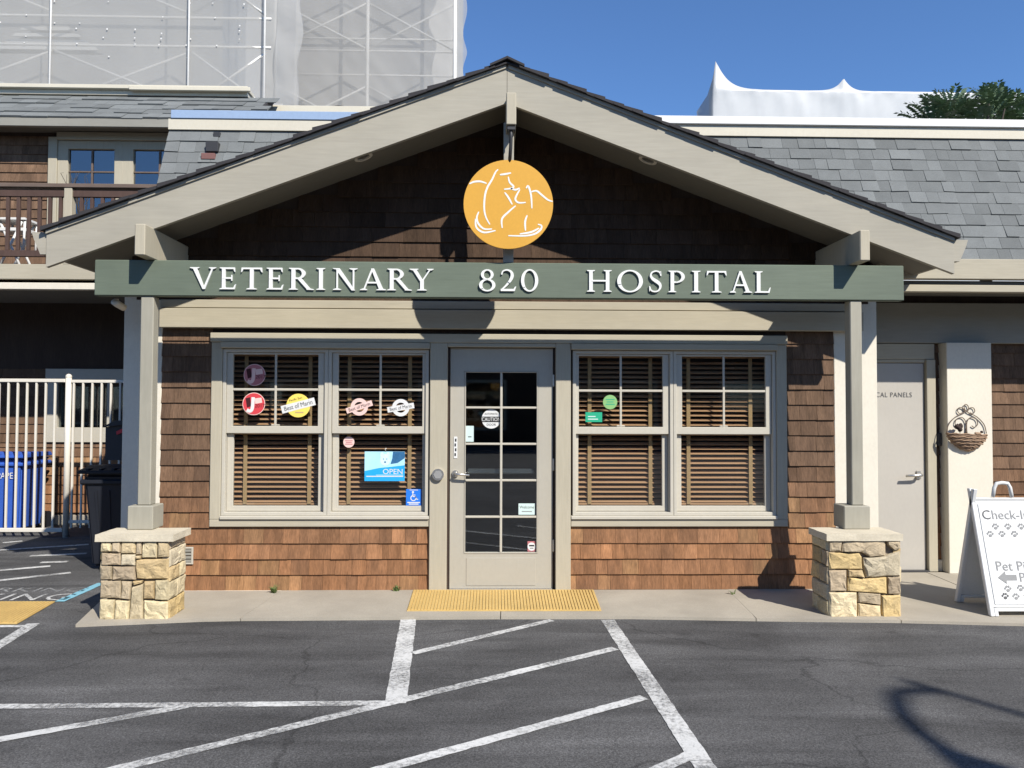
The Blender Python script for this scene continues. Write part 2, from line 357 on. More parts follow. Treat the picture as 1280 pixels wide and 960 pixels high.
def shingle_field(parent, x0, x1, z0, z1, y, expo=.13, wmin=.09, wmax=.2, name='wall_shingle', dark=0, limit=None):
    nrow = int(math.ceil((z1-z0)/expo-.001))
    for i in range(nrow):
        z = z0+i*expo; h = min(expo*1.16, z1-z+.002)
        if h < .02: continue
        a, b = x0, x1
        if limit:
            a, b = limit(z+h)
            a, b = max(a, x0), min(b, x1)
            if b-a < .06: continue
        x = a; first = True
        while x < b-.004:
            w = rnd.uniform(wmin, wmax)*(rnd.uniform(.4,1) if first else 1); first = False
            if b-(x+w) < .05: w = b-x
            piece(name, rnd.choice(WS), (x+.001, y, z+rnd.uniform(-.0008,.0008)), (w-.0018, rnd.uniform(.95,1.05), h), parent, brown(z, dark))
            x += w
def grey():
    c = rnd.choice([.135,.143,.15,.156,.163,.172]); return (c*.95, c*1.0, c*.98)

# ------------------------------------------------------------------ ground
g = flat('ground', [(-300,-300,0),(300,-300,0),(300,300,0),(-300,300,0)], 'asphalt'); tag(g, 'dark grey worn asphalt of the parking lot', 'ground', kind='structure')
walk = bpy.data.objects.new('sidewalk', None); link(walk); tag(walk, 'pale concrete walk along the shop front', 'sidewalk', kind='structure')
def panel(pts, z=.022):
    prism('concrete_panel', [(x, y, -.05) for x, y in pts], (0,0,.05+z), 'concrete', walk)
ga = .006
panel([(-3.03,-.36),(-2.88,-.985),(-2.06,-.86),(-1.80,-.845),(-1.735,.0),(-3.0,.0)], .020)
panel([(-1.80+ga,-.845),(.05,-.822),(.07,0),(-1.735+ga,0)], .022)
panel([(.05+ga,-.822),(1.0,-.83),(1.88,-.895),(1.98,0),(.07+ga,0)], .021)
panel([(1.88+ga,-.895),(2.9,-.955),(3.02,.62),(1.98+ga,.62)], .022)
panel([(2.9+ga,-.955),(3.9,-1.06),(3.98,.62),(3.02+ga,.62)], .020)
panel([(3.9+ga,-1.06),(5.4,-1.15),(5.5,.62),(3.98+ga,.62)], .022)
panel([(5.4+ga,-1.15),(9,-1.3),(9,.62),(5.5+ga,.62)], .021)
def mark(name, pts, m='paint_white', z=.004):
    return tag(flat(name, [(x, y, z) for x, y in pts], m), kind='structure')
def stripe(p, q, w, m='paint_white', z=.004):
    p, q = Vector(p), Vector(q); d = (q-p).normalized(); s = Vector((-d.y, d.x)); n = max(2, int((q-p).length/.03)); bm = bmesh.new(); prev = None
    for k in range(n+1):
        c = p.lerp(q, k/n); e = [w/2+.005*noise.noise(Vector((c.x*19, c.y*19, i*9+p.x)))+rnd.uniform(-.0015,.0015) for i in (0, 1)]
        a_, b_ = c-s*e[0], c+s*e[1]; cur = (bm.verts.new((a_.x, a_.y, z)), bm.verts.new((b_.x, b_.y, z)))
        if prev: bm.faces.new((prev[0], cur[0], cur[1], prev[1]))
        prev = cur
    return tag(fin('road_marking', bm, m), kind='structure')
stripe((-.607,-.832), (-.50,-2.392), .112)
stripe((.822,-.858), (.90,-3.05), .095); stripe((.90,-3.053),(.965,-4.6), .095)
stripe((-4.4,-2.42), (-.55,-2.385), .062, z=.0045)
stripe((-.497,-1.585), (.42,-.86), .062)
stripe((-1.70,-3.17), (.775,-1.51), .066, z=.005)
stripe((-.50,-3.13), (.795,-2.33), .066, z=.005)
stripe((-3.4,-3.42), (-1.55,-2.41), .066, z=.005)
stripe((.3,-3.45), (.88,-2.99), .066, z=.005)
# far access aisle at the fence side
for p, q in (((-4.62,.83),(-4.21,1.05)), ((-4.34,.42),(-3.86,.76)), ((-5.2,1.87),(-4.45,2.2)), ((-5.45,2.31),(-5.3,2.42)), ((-4.7,1.55),(-4.2,1.68)), ((-4.4,1.22),(-4.16,1.26))):
    stripe(p, q, .075)
stripe((-3.378,-.29), (-3.365,.34), .075, 'paint_blue')
stripe((-3.215,-.90), (-3.09,-1.75), .085); stripe((-4.6,-.985), (-3.25,-.965), .05)
mt = text('road_lettering', 'NO PARKING', .30, (-3.345,-.245,.004), (0,0,0), 'paint_white', None, 0, 'RIGHT', 1.0, 0, 1.1)
tag(mt, kind='structure')
tag(text('road_lettering', 'NO PARKING', .20, (-3.36,.03,.004), (0,0,0), 'paint_old', None, 0, 'RIGHT', 1.25), kind='structure')
def tactile(name, quad, z, label, ribs, domes=False):
    """yellow tactile mat: quad = corners near-left, near-right, far-right, far-left"""
    a, b, c, d = [Vector((x, y, z)) for x, y in quad]
    t = thing(name, (a+b+c+d)/4, label, 'tactile mat')
    prism('mat_base', [a, b, c, d], (0,0,.006), 'tactile', t)
    bm = bmesh.new()
    for k in range(ribs):
        u = (k+.5)/ribs; w = .28/ribs
        p0, p1, p2, p3 = a.lerp(b,u-w), a.lerp(b,u+w), d.lerp(c,u+w), d.lerp(c,u-w)
        p0, p3 = p0.lerp(p3,.03), p3.lerp(p0,.03); p1, p2 = p1.lerp(p2,.03), p2.lerp(p1,.03)
        aprism(bm, [v+Vector((0,0,.0055)) for v in (p0,p1,p2,p3)], (0,0,.0065))
    tag(fin('ridge', bm, 'tactile', t), kind='stuff')
tactile('tactile_mat', [(-.635,-.68),(.80,-.69),(.825,-.05),(-.655,-.04)], .022, 'yellow ribbed tactile mat on the concrete in front of the entrance door', 60)
tactile('tactile_mat', [(-4.7,-.92),(-3.32,-.92),(-3.40,-.31),(-4.7,-.30)], .004, 'worn yellow tactile mat beside the painted blue line on the asphalt', 48)

# ------------------------------------------------------------------ clinic building
XC, ZT, SL, HALF = .09, 4.115, .377, 3.412
def rake(x): return ZT-SL*abs(x-XC)
def soff(x): return rake(x)-.185
clinic = thing('clinic_building', (0,.3,0), 'brown shingled clinic with taupe trim, gabled entrance porch and grey mansard roof', 'building')
HOLES = [(-2.236,-.54,.625,2.0), (-.37,.498,0,2.022), (.655,2.36,.625,2.0)]
wall = wall_holes('front_wall', -2.95, 3.2, 0, 2.9, 0, .12, HOLES, 'backing', clinic)
# cedar shingles on the front wall
shingle_field(wall, -2.737, -2.327, .02+.128*4, 2.17, -.001, .128)
shingle_field(wall, -2.737, -.531, .02, .02+.128*4, -.001, .128)
shingle_field(wall, .638, 2.857, .02, .02+.128*4, -.001, .128)
shingle_field(wall, 2.45, 2.857, .02+.128*4, 2.17, -.001, .128)
box('foundation', -2.737, -.531, -.028, 0, -.02, .021, 'cream', clinic, .003); box('foundation', .638, 2.857, -.028, 0, -.02, .021, 'cream', clinic, .003)
# gable
gb = prism('gable_wall', [(-3.0,.0,2.38),(3.18,.0,2.38),(3.18,.0,soff(3.18)+.03),(XC,.0,soff(XC)+.03),(-3.0,.0,soff(-3.0)+.03)], (0,.12,0), 'backing', clinic)
def glim(z):
    d = (ZT-.185-z)/SL; return (XC-d, XC+d)
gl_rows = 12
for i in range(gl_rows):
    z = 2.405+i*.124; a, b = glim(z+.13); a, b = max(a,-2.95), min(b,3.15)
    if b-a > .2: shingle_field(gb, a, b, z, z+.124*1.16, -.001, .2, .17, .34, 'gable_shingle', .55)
# pilasters, header, trims
box('corner_pilaster', -3.05, -2.737, -.015, .22, 0, 2.46, 'cream', clinic); box('corner_pilaster', 2.857, 3.223, -.015, .22, 0, 2.46, 'cream', clinic)
box('header_board', -2.736, 3.08, -.085, -.017, 2.17, 2.328, 'trim_h', clinic); box('header_board', -2.736, 3.08, -.065, -.017, 2.335, 2.402, 'trim_h', clinic)
box('head_casing', -2.333, 2.452, -.05, 0, 2.058, 2.132, 'trim_h', clinic)
box('head_moulding', -2.245, -.531, -.062, 0, 2.006, 2.056, 'trim_h', clinic); box('head_moulding', .64, 2.365, -.062, 0, 2.006, 2.056, 'trim_h', clinic)
for x0, x1, z0, z1 in ((-2.326,-2.238,.601,2.057),(2.362,2.45,.601,2.057),(-.529,-.385,.0,2.057),(.512,.637,.0,2.057)):
    box('casing', x0, x1, -.032 if abs(x0) > .6 else -.045, 0, z0, z1, 'trim', clinic)
box('apron', -2.326, -.531, -.032, 0, .54, .6, 'trim_h', clinic); box('apron', .64, 2.45, -.032, 0, .54, .6, 'trim_h', clinic)
box('sill', -2.237, -.531, -.05, 0, .602, .63, 'sash', clinic); box('sill', .64, 2.361, -.05, 0, .602, .63, 'sash', clinic)
box('door_head', -.384, .511, -.045, 0, 2.024, 2.056, 'trim_h', clinic)
# windows
def window(x0, x1, p0, p1):
    w = frame('window', x0, x1, .63, 2.003, -.022, .09, .028, 'sash', clinic)
    tag(w)
    a, b = p0-.05, p1+.05
    for jx0, jx1 in ((x0+.0285, a-.001), (b+.001, x1-.0285)):
        if jx1-jx0 > .004: box('jamb', jx0, jx1, -.008, .085, .66, 1.973, 'sash', w, .002)
    frame('upper_sash', a, b, 1.305, 1.973, -.004, .028, (p0-a, b-p1, 1.365-1.305, 1.973-1.957), 'sash', w)
    frame('lower_sash', a, b, .66, 1.352, .031, .062, (p0-a, b-p1, .704-.66, 1.352-1.30), 'sash', w)
    box('pane', p0-.004, p1+.004, .011, .015, 1.36, 1.96, 'glass', w, 0); box('pane', p0-.004, p1+.004, .044, .048, .70, 1.305, 'glass', w, 0)
    xm = (p0+p1)/2
    box('muntin', xm-.009, xm+.009, -.001, .009, 1.3655, 1.9565, 'sash', w, .002); box('muntin', p0+.0005, p1-.0005, .0, .0085, 1.658, 1.677, 'sash', w, .002)
    box('sash_lock', xm-.035, xm+.035, .0, .028, 1.366, 1.378, 'sash', w, .004)
window(-2.236,-1.373,-2.158,-1.457); window(-1.371,-.54,-1.29,-.595); window(.655,1.496,.708,1.412); window(1.498,2.36,1.575,2.28)
# entrance door
door = frame('door', -.365, .493, .012, 2.02, .005, .05, (.121,.127,.302,.195), 'door_paint', clinic)
frame('glazing_bead', -.2445, .3665, .313, 1.8255, .0, .045, .010, 'door_paint', door)
for k in range(1,5): box('muntin', -.235, .357, .004, .022, .314+.3022*k-.009, .314+.3022*k+.009, 'sash', door, .003)
box('muntin', .051, .071, .0025, .0235, .324, 1.815, 'sash', door, .003)
box('pane', -.24, .362, .026, .03, .318, 1.82, 'door_glass', door, 0)
box('kick_panel', -.225, .35, .001, .006, .05, .28, 'door_paint', door, .002)
box('door_sweep', -.36, .488, -.002, .004, .014, .03, 'steel', door, .001)
for z in (.33, 1.0, 1.70): box('hinge', .49, .504, -.008, .02, z, z+.10, 'steel', door, .003)
bm = bmesh.new(); aprism(bm, disc_pts(-.318,.975,.028,20,-.012), (0,.017,0)); fin('handle_rose', bm, 'steel', door)
tube('handle', [(-.318,-.012,.975),(-.318,-.045,.975),(-.30,-.052,.974),(-.20,-.05,.965)], [.011,.011,.011,.009], 'steel', door)
box('lock_plate', -.333,-.303,.0005,.006,1.10,1.28,'sticker_white', door, .002)
for k in range(4): box('keypad_button', -.326+.004*(k%2), -.314+.004*(k%2), -.003, .002, 1.12+k*.04, 1.145+k*.04, 'black_print', door, .002)
box('push_bar', -.22, .34, .06, .10, .965, 1.01, 'steel', door, .008)
# room behind the glass
room = bpy.data.objects.new('interior', None); link(room, clinic, (0,2,0))
box('interior_wall', -2.94, 3.19, 3.4, 3.5, 0, 2.6, 'room_paint', room, 0); box('interior_wall', -2.95, -2.85, .14, 3.4, 0, 2.6, 'room_paint', room, 0)
box('interior_wall', 3.1, 3.2, .14, 3.4, 0, 2.6, 'room_paint', room, 0); box('interior_floor', -2.85, 3.1, .12, 3.4, -.05, .01, 'floor_tile', room, 0)
box('interior_ceiling', -2.85, 3.1, .12, 3.4, 2.5, 2.58, 'room_paint', room, 0)
box('reception_counter', -.9, 1.4, 2.2, 2.8, .01, 1.05, 'room_paint', room, .01)
# porch roof
Y0, Y1 = -.62, 1.15
for s in (-1, 1):
    xe = XC+s*HALF
    prism('roof_deck', [(XC,Y0,rake(XC)),(xe,Y0,rake(xe)),(xe,Y0,rake(xe)-.185),(XC,Y0,rake(XC)-.185)], (0,Y1-Y0,0), 'soffit', clinic)
    bm = bmesh.new(); aprism(bm, [(XC+s*.0015,-.66,rake(XC)),(xe,-.66,rake(xe)),(xe,-.66,rake(xe)-.275),(XC+s*.0015,-.66,rake(XC)-.29)], (0,.0385,0)); fin('rake_board', bm, 'rake', clinic)
    # thin batten under the shingle edge
    prism('drip_edge', [(XC+s*.01,-.674,rake(XC)-.003),(xe,-.674,rake(xe)-.003),(xe,-.674,rake(xe)-.028),(XC+s*.01,-.674,rake(XC)-.028)], (0,.0135,0), 'rake', clinic)
    nco = 24; L = HALF/nco
    for k in range(nco):
        x0, x1 = XC+s*(HALF+.03-k*L), XC+s*(HALF-(k+1)*L-.05)
        if (x1-XC)*s < 0: x1 = XC
        r_ = rnd.uniform(-.01,.008); t0 = .034+rnd.uniform(-.003,.004)
        za, zb = ZT-SL*(x0-XC)*s, ZT-SL*(x1-XC)*s
        o = prism('roof_course', [(x0,-.70+r_,za+.001),(x0,-.70+r_,za+t0),(x1,-.70+r_,zb+.012),(x1,-.70+r_,zb+.001)], (0,Y1+.70,0), 'roof_edge', clinic)
    # eave gutter (runs back along the side of the porch)
    prof = [(0,0),(0,-.165),(.05,-.165),(.10,-.05),(.115,.0),(.105,.0),(.09,-.045),(.045,-.155),(.01,-.155),(.01,0)]
    zz = rake(xe)-.012
    prism('gutter', [(xe+s*(.002+u), -.64, zz+v) for u, v in prof], (0,1.6,0), 'rake', clinic)
    prism('gutter_end', [(xe+s*(.002+u), -.646, zz+v) for u, v in [(0,0),(0,-.165),(.05,-.165),(.10,-.05),(.115,0)]], (0,.005,0), 'rake', clinic)
    # soffit downlight
    lx = XC+s*1.13; zl = soff(lx)
    rot = Matrix.Rotation(s*math.atan(SL), 4, 'Y')
    for nm, r0, r1, m_ in (('downlight_ring', .075, .052, 'white_metal'), ('downlight_lens', .052, .0, 'steel')):
        bm = bmesh.new(); n_ = 28
        if r1:
            V = [[bm.verts.new((r*math.cos(2*math.pi*k/n_), r*math.sin(2*math.pi*k/n_), z)) for k in range(n_)] for r, z in ((r0,0),(r0,-.008),(r1,-.008),(r1,.0))]
            for a, b in zip(V, V[1:]):
                for k in range(n_): bm.faces.new((a[k], a[(k+1)%n_], b[(k+1)%n_], b[k]))
        else: bm.faces.new([bm.verts.new((r0*math.cos(2*math.pi*k/n_), r0*math.sin(2*math.pi*k/n_), -.002)) for k in range(n_)])
        bmesh.ops.transform(bm, matrix=Matrix.Translation((lx,-.36,zl-.001))@rot, verts=bm.verts)
        fin(nm, bm, m_, clinic)
prism('ridge_cap', [(XC-.13,-.715,ZT-.030),(XC,-.715,ZT+.030),(XC+.13,-.715,ZT-.030),(XC+.13,-.715,ZT-.012),(XC,-.715,ZT+.048),(XC-.13,-.715,ZT-.012)], (0,Y1+.7,0), 'roof_edge', clinic)
box('outrigger_beam', -2.612, -2.537, -.80, .0, 2.622, 2.85, 'trim', clinic, .006); box('outrigger_beam', 2.71, 2.785, -.80, .0, 2.622, 2.85, 'trim', clinic, .006)
box('ridge_beam', .082, .156, -.80, .0, 3.61, 3.85, 'trim', clinic, .006)
box('side_wall', -3.0, -2.9, .22, .63, 0, 2.785, 'backing', clinic, 0); box('side_wall', -2.99, -2.9, .63, 6, 0, 4.0, 'backing', clinic, 0)
# upper block with mansard
def mansard_pt(z): return (z-2.79)/(4.0-2.79)*.5
prism('mansard', [(-2.92,.0,2.79),(-2.92,.5,4.0),(-2.92,.62,4.0),(-2.92,.62,2.79)], (15.9,0,0), 'roof_edge', clinic)
mans = clinic.children[-1]
ang = math.atan2(.5, 1.21); Ls = math.hypot(.5, 1.21); rows = 11; ex = Ls/rows
for i in range(rows):
    z = 2.79+i*ex*math.cos(ang); y = i*ex*math.sin(ang)
    for xa, xb in ((-2.925, -.85), (1.2, 5.05)):
        # nothing where the porch roof hides the slope
        lim = (ZT-z)/SL-.2
        x = xa
        while x < xb-.01:
            w = rnd.uniform(.10,.20)
            if xb-(x+w) < .05: w = xb-x
            if not (XC-lim < x and x+w < XC+lim):
                piece('roof_shingle', rnd.choice(RS), (x, y-.002, z-.004), (w-.002, rnd.choice([.6,.6,1.05,1.1]), ex*1.14), mans, grey(), (-ang,0,0))
            x += w
prism('parapet_board', [(-2.925,.475,4.005),(-2.925,.475,4.10),(-2.925,.66,4.10),(-2.925,.66,4.005)], (15.9,0,0), 'cream_white', clinic)
box('coping_membrane', -2.90, -.6, .465, .70, 4.103, 4.178, 'blue_membrane', clinic, .003)
box('white_coping', 1.0, 13, .45, .75, 4.103, 4.175, 'white_coping', clinic, .004)
box('flat_roof', -2.9, 12.9, .66, 6, 3.92, 3.99, 'roof_edge', clinic, 0)
# roof vent on the small mansard
box('roof_vent', -2.555, -2.445, .375, .46, 3.775, 3.865, 'dark_metal', clinic, .004); box('roof_vent', -2.52, -2.46, .46, .50, 3.935, 3.98, 'dark_metal', clinic, .003)
box('vent_flashing', -2.585, -2.465, .355, .40, 3.70, 3.755, 'faded_brick', clinic, .003)
# wing with the service door
box('wing_fascia', 3.23, 13, -.07, .0, 2.615, 2.785, 'trim_h', clinic); box('wing_soffit', 3.23, 13, .0, .70, 2.58, 2.61, 'soffit', clinic, 0)
box('wing_frieze', 3.23, 13, -.03, .03, 2.512, 2.572, 'trim_h', clinic)
WH = [(3.16,4.018,0,1.952)]
wing = wall_holes('wing_wall', 3.1, 13, 0, 2.6, .70, .82, WH, 'backing', clinic)
box('wing_header', 3.223, 13, .63, .70, 2.135, 2.51, 'upper_fascia', clinic)
box('wing_header', 3.223, 4.105, .655, .70, 1.985, 2.13, 'trim_h', clinic)
box('door_casing', 4.02, 4.105, .64, .70, .02, 1.982, 'trim', clinic); box('door_casing', 3.225, 4.018, .66, .70, 1.953, 1.983, 'trim_h', clinic)
sdoor = box('service_door', 3.17, 4.012, .675, .72, .03, 1.948, 'steel_door', clinic, .003)
text('door_lettering', 'ELECTRICAL PANELS', .064, (3.325,.672,1.632), FRONT, 'dark_print', sdoor, 0, 'LEFT', .88, 0, 1.12)
box('lever_plate', 3.925, 3.968, .66, .675, .87, .95, 'steel', sdoor, .006)
tube('lever', [(3.947,.66,.912),(3.947,.615,.912),(3.93,.608,.911),(3.80,.61,.905)], [.014,.014,.014,.012], 'steel', sdoor)
box('door_threshold', 3.16, 4.02, .62, .70, .02, .034, 'dark_metal', clinic, .002)
pil = box('wing_pilaster', 4.162, 4.58, .56, .70, .02, 2.134, 'cream', clinic)
shingle_field(wing, 4.106, 4.161, .13, 2.134, .699, .12, .09, .2); shingle_field(wing, 4.581, 5.3, .13, 2.134, .699, .12)
box('plinth', 4.106, 4.161, .665, .70, .02, .125, 'cream', clinic)
box('wing_light', 4.115, 4.158, .64, .70, 1.18, 1.30, 'dark_metal', clinic, .008)
vent = frame('wall_vent', -2.57, -2.455, .235, .375, -.03, -.012, .014, 'sash', clinic)
for k in range(4): box('louvre', -2.556, -2.469, -.026, -.014, .252+.028*k, .272+.028*k, 'upper_fascia', vent, .002)
bm = bmesh.new(); aprism(bm, disc_pts(-.457,.972,.048,28,-.075), (0,.03,0)); ob = fin('door_opener_button', bm, 'steel', clinic)
bm = bmesh.new(); aprism(bm, disc_pts(-.457,.972,.036,6,-.080), (0,.004,0)); fin('button_face', bm, 'grey_print', ob)

# ------------------------------------------------------------------ sign beam with raised letters
beam = thing('sign_beam', (.07,-.585,2.35), 'long green sign board across the porch reading VETERINARY 820 HOSPITAL', 'sign')
box('board', -2.987, 3.134, -.62, -.545, 2.351, 2.62, 'green', beam, .006)
TK, TN = .165, .062
def q(x0, y0, x1, y1, w0, w1=None):
    w1 = w1 or w0; return [(x0-w0/2,y0),(x0+w0/2,y0),(x1+w1/2,y1),(x1-w1/2,y1)]
def serif(x, y, w, up=1):
    return [(x-w/2,y),(x+w/2,y),(x+w/2*.92,y+.035*up),(x+w*.16,y+.075*up),(x-w*.16,y+.075*up),(x-w/2*.92,y+.035*up)]
def bowl(cx, cy, rx, ry, a0, a1, tv, th, n=20):
    out, inn = [], []
    for k in range(n+1):
        a = R(a0+(a1-a0)*k/n); out.append((cx+rx*math.cos(a), cy+ry*math.sin(a))); inn.append((cx+(rx-tv)*math.cos(a), cy+(ry-th)*math.sin(a)))
    return [[out[k], out[k+1], inn[k+1], inn[k]] for k in range(n)]
def ribbon(pts, ws):
    P = [Vector(p) for p in pts]; L, Rr = [], []
    for i, p in enumerate(P):
        t = (P[min(i+1,len(P)-1)]-P[max(i-1,0)]).normalized(); nn = Vector((-t.y,t.x))*ws[i]/2; L.append(p+nn); Rr.append(p-nn)
    return [[tuple(L[i]), tuple(L[i+1]), tuple(Rr[i+1]), tuple(Rr[i])] for i in range(len(P)-1)]
def smooth(pts, n=5):
    P = [Vector(p) for p in pts]; out = []
    for i in range(len(P)-1):
        a, b, c, d = P[max(i-1,0)], P[i], P[i+1], P[min(i+2,len(P)-1)]
        for k in range(n):
            t = k/n; out.append(.5*((2*b)+(-a+c)*t+(2*a-5*b+4*c-d)*t*t+(-a+3*b-3*c+d)*t**3))
    return out+[P[-1]]
def stem(x, w=TK): return [q(x,0,x,1,w), serif(x,0,w*2.3), serif(x,1,w*2.3,-1)]
GL = {
 'V': (1.08, [q(.14,1,.55,0,TK*1.1,.10), q(.93,1,.55,0,TN*1.1,.10), serif(.15,1,.42,-1), serif(.92,1,.32,-1)]),
 'E': (.72, stem(.15)+[q(.15,.035,.15,0,0)[:0] or [(.1,0),(.66,0),(.72,.24),(.66,.2),(.60,.075),(.1,.075)], [(.1,.925),(.60,.925),(.635,.82),(.67,.79),(.66,1),(.1,1)], [(.1,.475),(.50,.475),(.50,.39),(.545,.39),(.545,.66),(.50,.66),(.50,.55),(.1,.55)]]),
 'T': (.92, [q(.46,0,.46,1,TK), serif(.46,0,.46), [(.0,.78),(.04,.80),(.10,.925),(.82,.925),(.88,.80),(.92,.78),(.90,1.0),(.02,1.0)]]),
 'R': (1.0, stem(.15)+bowl(.30,.745,.36,.255,-90,90,TK*.95,TN)+[[(.1,.925),(.31,.925),(.31,1),(.1,1)], [(.1,.49),(.31,.49),(.31,.565),(.1,.565)], q(.40,.52,.82,.0,TK*1.15,TK*1.05), [(.70,.0),(1.0,-.01),(.99,.03),(.86,.06),(.75,.16)]]),
 'I': (.42, stem(.21)),
 'N': (1.08, [q(.20,0,.20,.95,TN*1.1), q(.20,1,.90,-.02,TK*1.25,TK*.9), q(.90,0,.90,1,TN*1.1), serif(.20,0,.36), serif(.90,1,.36,-1), [(.0,1),(.28,1),(.28,.93),(.05,.96)]]),
 'A': (1.08, [q(.15,0,.53,1,TN*1.1,.09), q(.93,0,.53,1,TK*1.15,.13), [(.27,.31),(.80,.31),(.78,.385),(.30,.385)], serif(.15,0,.32), serif(.92,0,.44)]),
 'Y': (1.0, [q(.5,0,.5,.48,TK), q(.14,1,.5,.42,TK*1.1,TK), q(.88,1,.52,.45,TN*1.1,TN*1.3), serif(.5,0,.44), serif(.14,1,.40,-1), serif(.87,1,.30,-1)]),
 'H': (1.12, stem(.18)+stem(.94)+[[(.2,.47),(.92,.47),(.92,.545),(.2,.545)]]),
 'O': (1.16, bowl(.58,.5,.58,.52,0,360,TK*1.05,TN*1.05,40)),
 'S': (.64, ribbon(smooth([(.57,.80),(.50,.93),(.33,.975),(.15,.90),(.10,.75),(.20,.60),(.40,.48),(.53,.35),(.54,.20),(.44,.06),(.28,.02),(.12,.07),(.06,.22)],4), [TN*(1+1.55*math.exp(-((k/48-.5)/.16)**2)) for k in range(49)])+[[(.54,.76),(.60,.74),(.58,.98),(.54,.95)], [(.03,.02),(.08,.06),(.08,.26),(.02,.28)]]),
 'P': (.76, stem(.15)+bowl(.31,.715,.42,.285,-90,90,TK*.98,TN)+[[(.1,.925),(.32,.925),(.32,1),(.1,1)], [(.1,.43),(.32,.43),(.32,.505),(.1,.505)]]),
 'L': (.70, stem(.15)+[[(.1,0),(.64,0),(.70,.26),(.64,.22),(.58,.075),(.1,.075)]]),
 '8': (.72, bowl(.36,.755,.28,.245,0,360,.13,TN,28)+bowl(.36,.27,.36,.29,0,360,.145,TN*1.05,28)),
 '2': (.70, ribbon(smooth([(.06,.76),(.12,.92),(.30,.975),(.47,.90),(.53,.73),(.46,.52),(.28,.28),(.06,.06)],4), [TN*(1+1.3*math.exp(-((k/28-.62)/.22)**2)) for k in range(29)])+[[(.02,0),(.64,0),(.71,.22),(.65,.20),(.59,.10),(.02,.10)]]),
 '0': (.80, bowl(.40,.5,.40,.52,0,360,.15,TN*1.05,36)),
}
def letter(ch, x0, x1, zb, hh):
    wd, polys = GL[ch]; bm = bmesh.new(); k = 0
    for p in polys:
        if len(p) < 3: continue
        k += 1; off = .00025*(k % 23)
        aprism(bm, [(x0+(x/wd)*(x1-x0), -.634-off, zb+hh*y) for x, y in p], (0,.0125+off,0))
    fin('letter', bm, 'white_letter', beam)
LX = [-2.266,-2.08,-2.049,-1.933,-1.896,-1.738,-1.7,-1.58,-1.534,-1.354,-1.339,-1.265,-1.215,-1.027,-1.007,-.822,-.799,-.621,-.629,-.461,
      -.116,.008,.044,.163,.2,.331,.7,.886,.928,1.124,1.168,1.272,1.324,1.448,1.492,1.568,1.61,1.763,1.788,1.95,1.983,2.1]
for k, ch in enumerate('VETERINARY820HOSPITAL'):
    x0, x1 = LX[2*k], LX[2*k+1]
    letter(ch, x0, x1, 2.402, .164)

# round sign
disc = thing('round_sign', (.10,-.70,2.7), 'round golden yellow sign with white line drawing of two animals, above the green board', 'sign')
bm = bmesh.new(); aprism(bm, disc_pts(.102,3.041,.334,72,-.712), (0,.02,0)); fin('disc', bm, 'disc_yellow', disc)
ST = [[(172,345),(210,328),(260,325),(308,340)], [(398,228),(378,250),(350,310),(315,370),(295,440),(290,540),(305,610),(335,665)], [(412,270),(450,265),(500,255)],
 [(478,285),(490,330),(520,362),(498,378),(445,385)], [(450,410),(480,450),(510,505)], [(498,376),(535,388),(568,374)], [(570,385),(545,430),(535,465),(560,490),(617,488)],
 [(537,515),(480,565),(430,620),(432,692)], [(620,376),(636,358),(658,430),(665,535)], [(658,404),(700,395),(740,425),(790,465),(828,478)], [(628,590),(612,640),(615,712)],
 [(712,660),(740,670),(735,700),(690,735),(610,752),(480,752)], [(570,738),(660,722),(722,690)], [(248,565),(232,610),(245,660),(290,700),(352,700)], [(222,620),(230,690),(290,728),(380,712)]]
for s_ in ST:
    P = smooth([((x-480)/352*.334+.102, -(y-503)/352*.334+3.041) for x, y in s_], 5); n_ = len(P)
    ws = [.0145*(.35+.65*math.sin(math.pi*(.12+.76*i/(n_-1)))) for i in range(n_)]
    bm = bmesh.new()
    for k, p in enumerate(ribbon(P, ws)): bm.faces.new([bm.verts.new((x,-.7135,z)) for x, z in p])
    bmesh.ops.remove_doubles(bm, verts=bm.verts, dist=1e-5)
    fin('painted_line', bm, 'white_letter', disc)
box('support_pole', .066, .144, -.60, -.55, 2.622, 3.70, 'rake', disc, .004)
tube('hanger', [(.119,-.76,3.60),(.119,-.76,3.53),(.117,-.74,3.46),(.11,-.70,3.36)], .013, 'dark_metal', disc); box('hanger_clamp', .088,.150,-.785,-.70,3.575,3.609,'dark_metal', disc, .005)
box('stand_off', .085, .125, -.69, -.60, 3.0, 3.04, 'dark_metal', disc, .003)

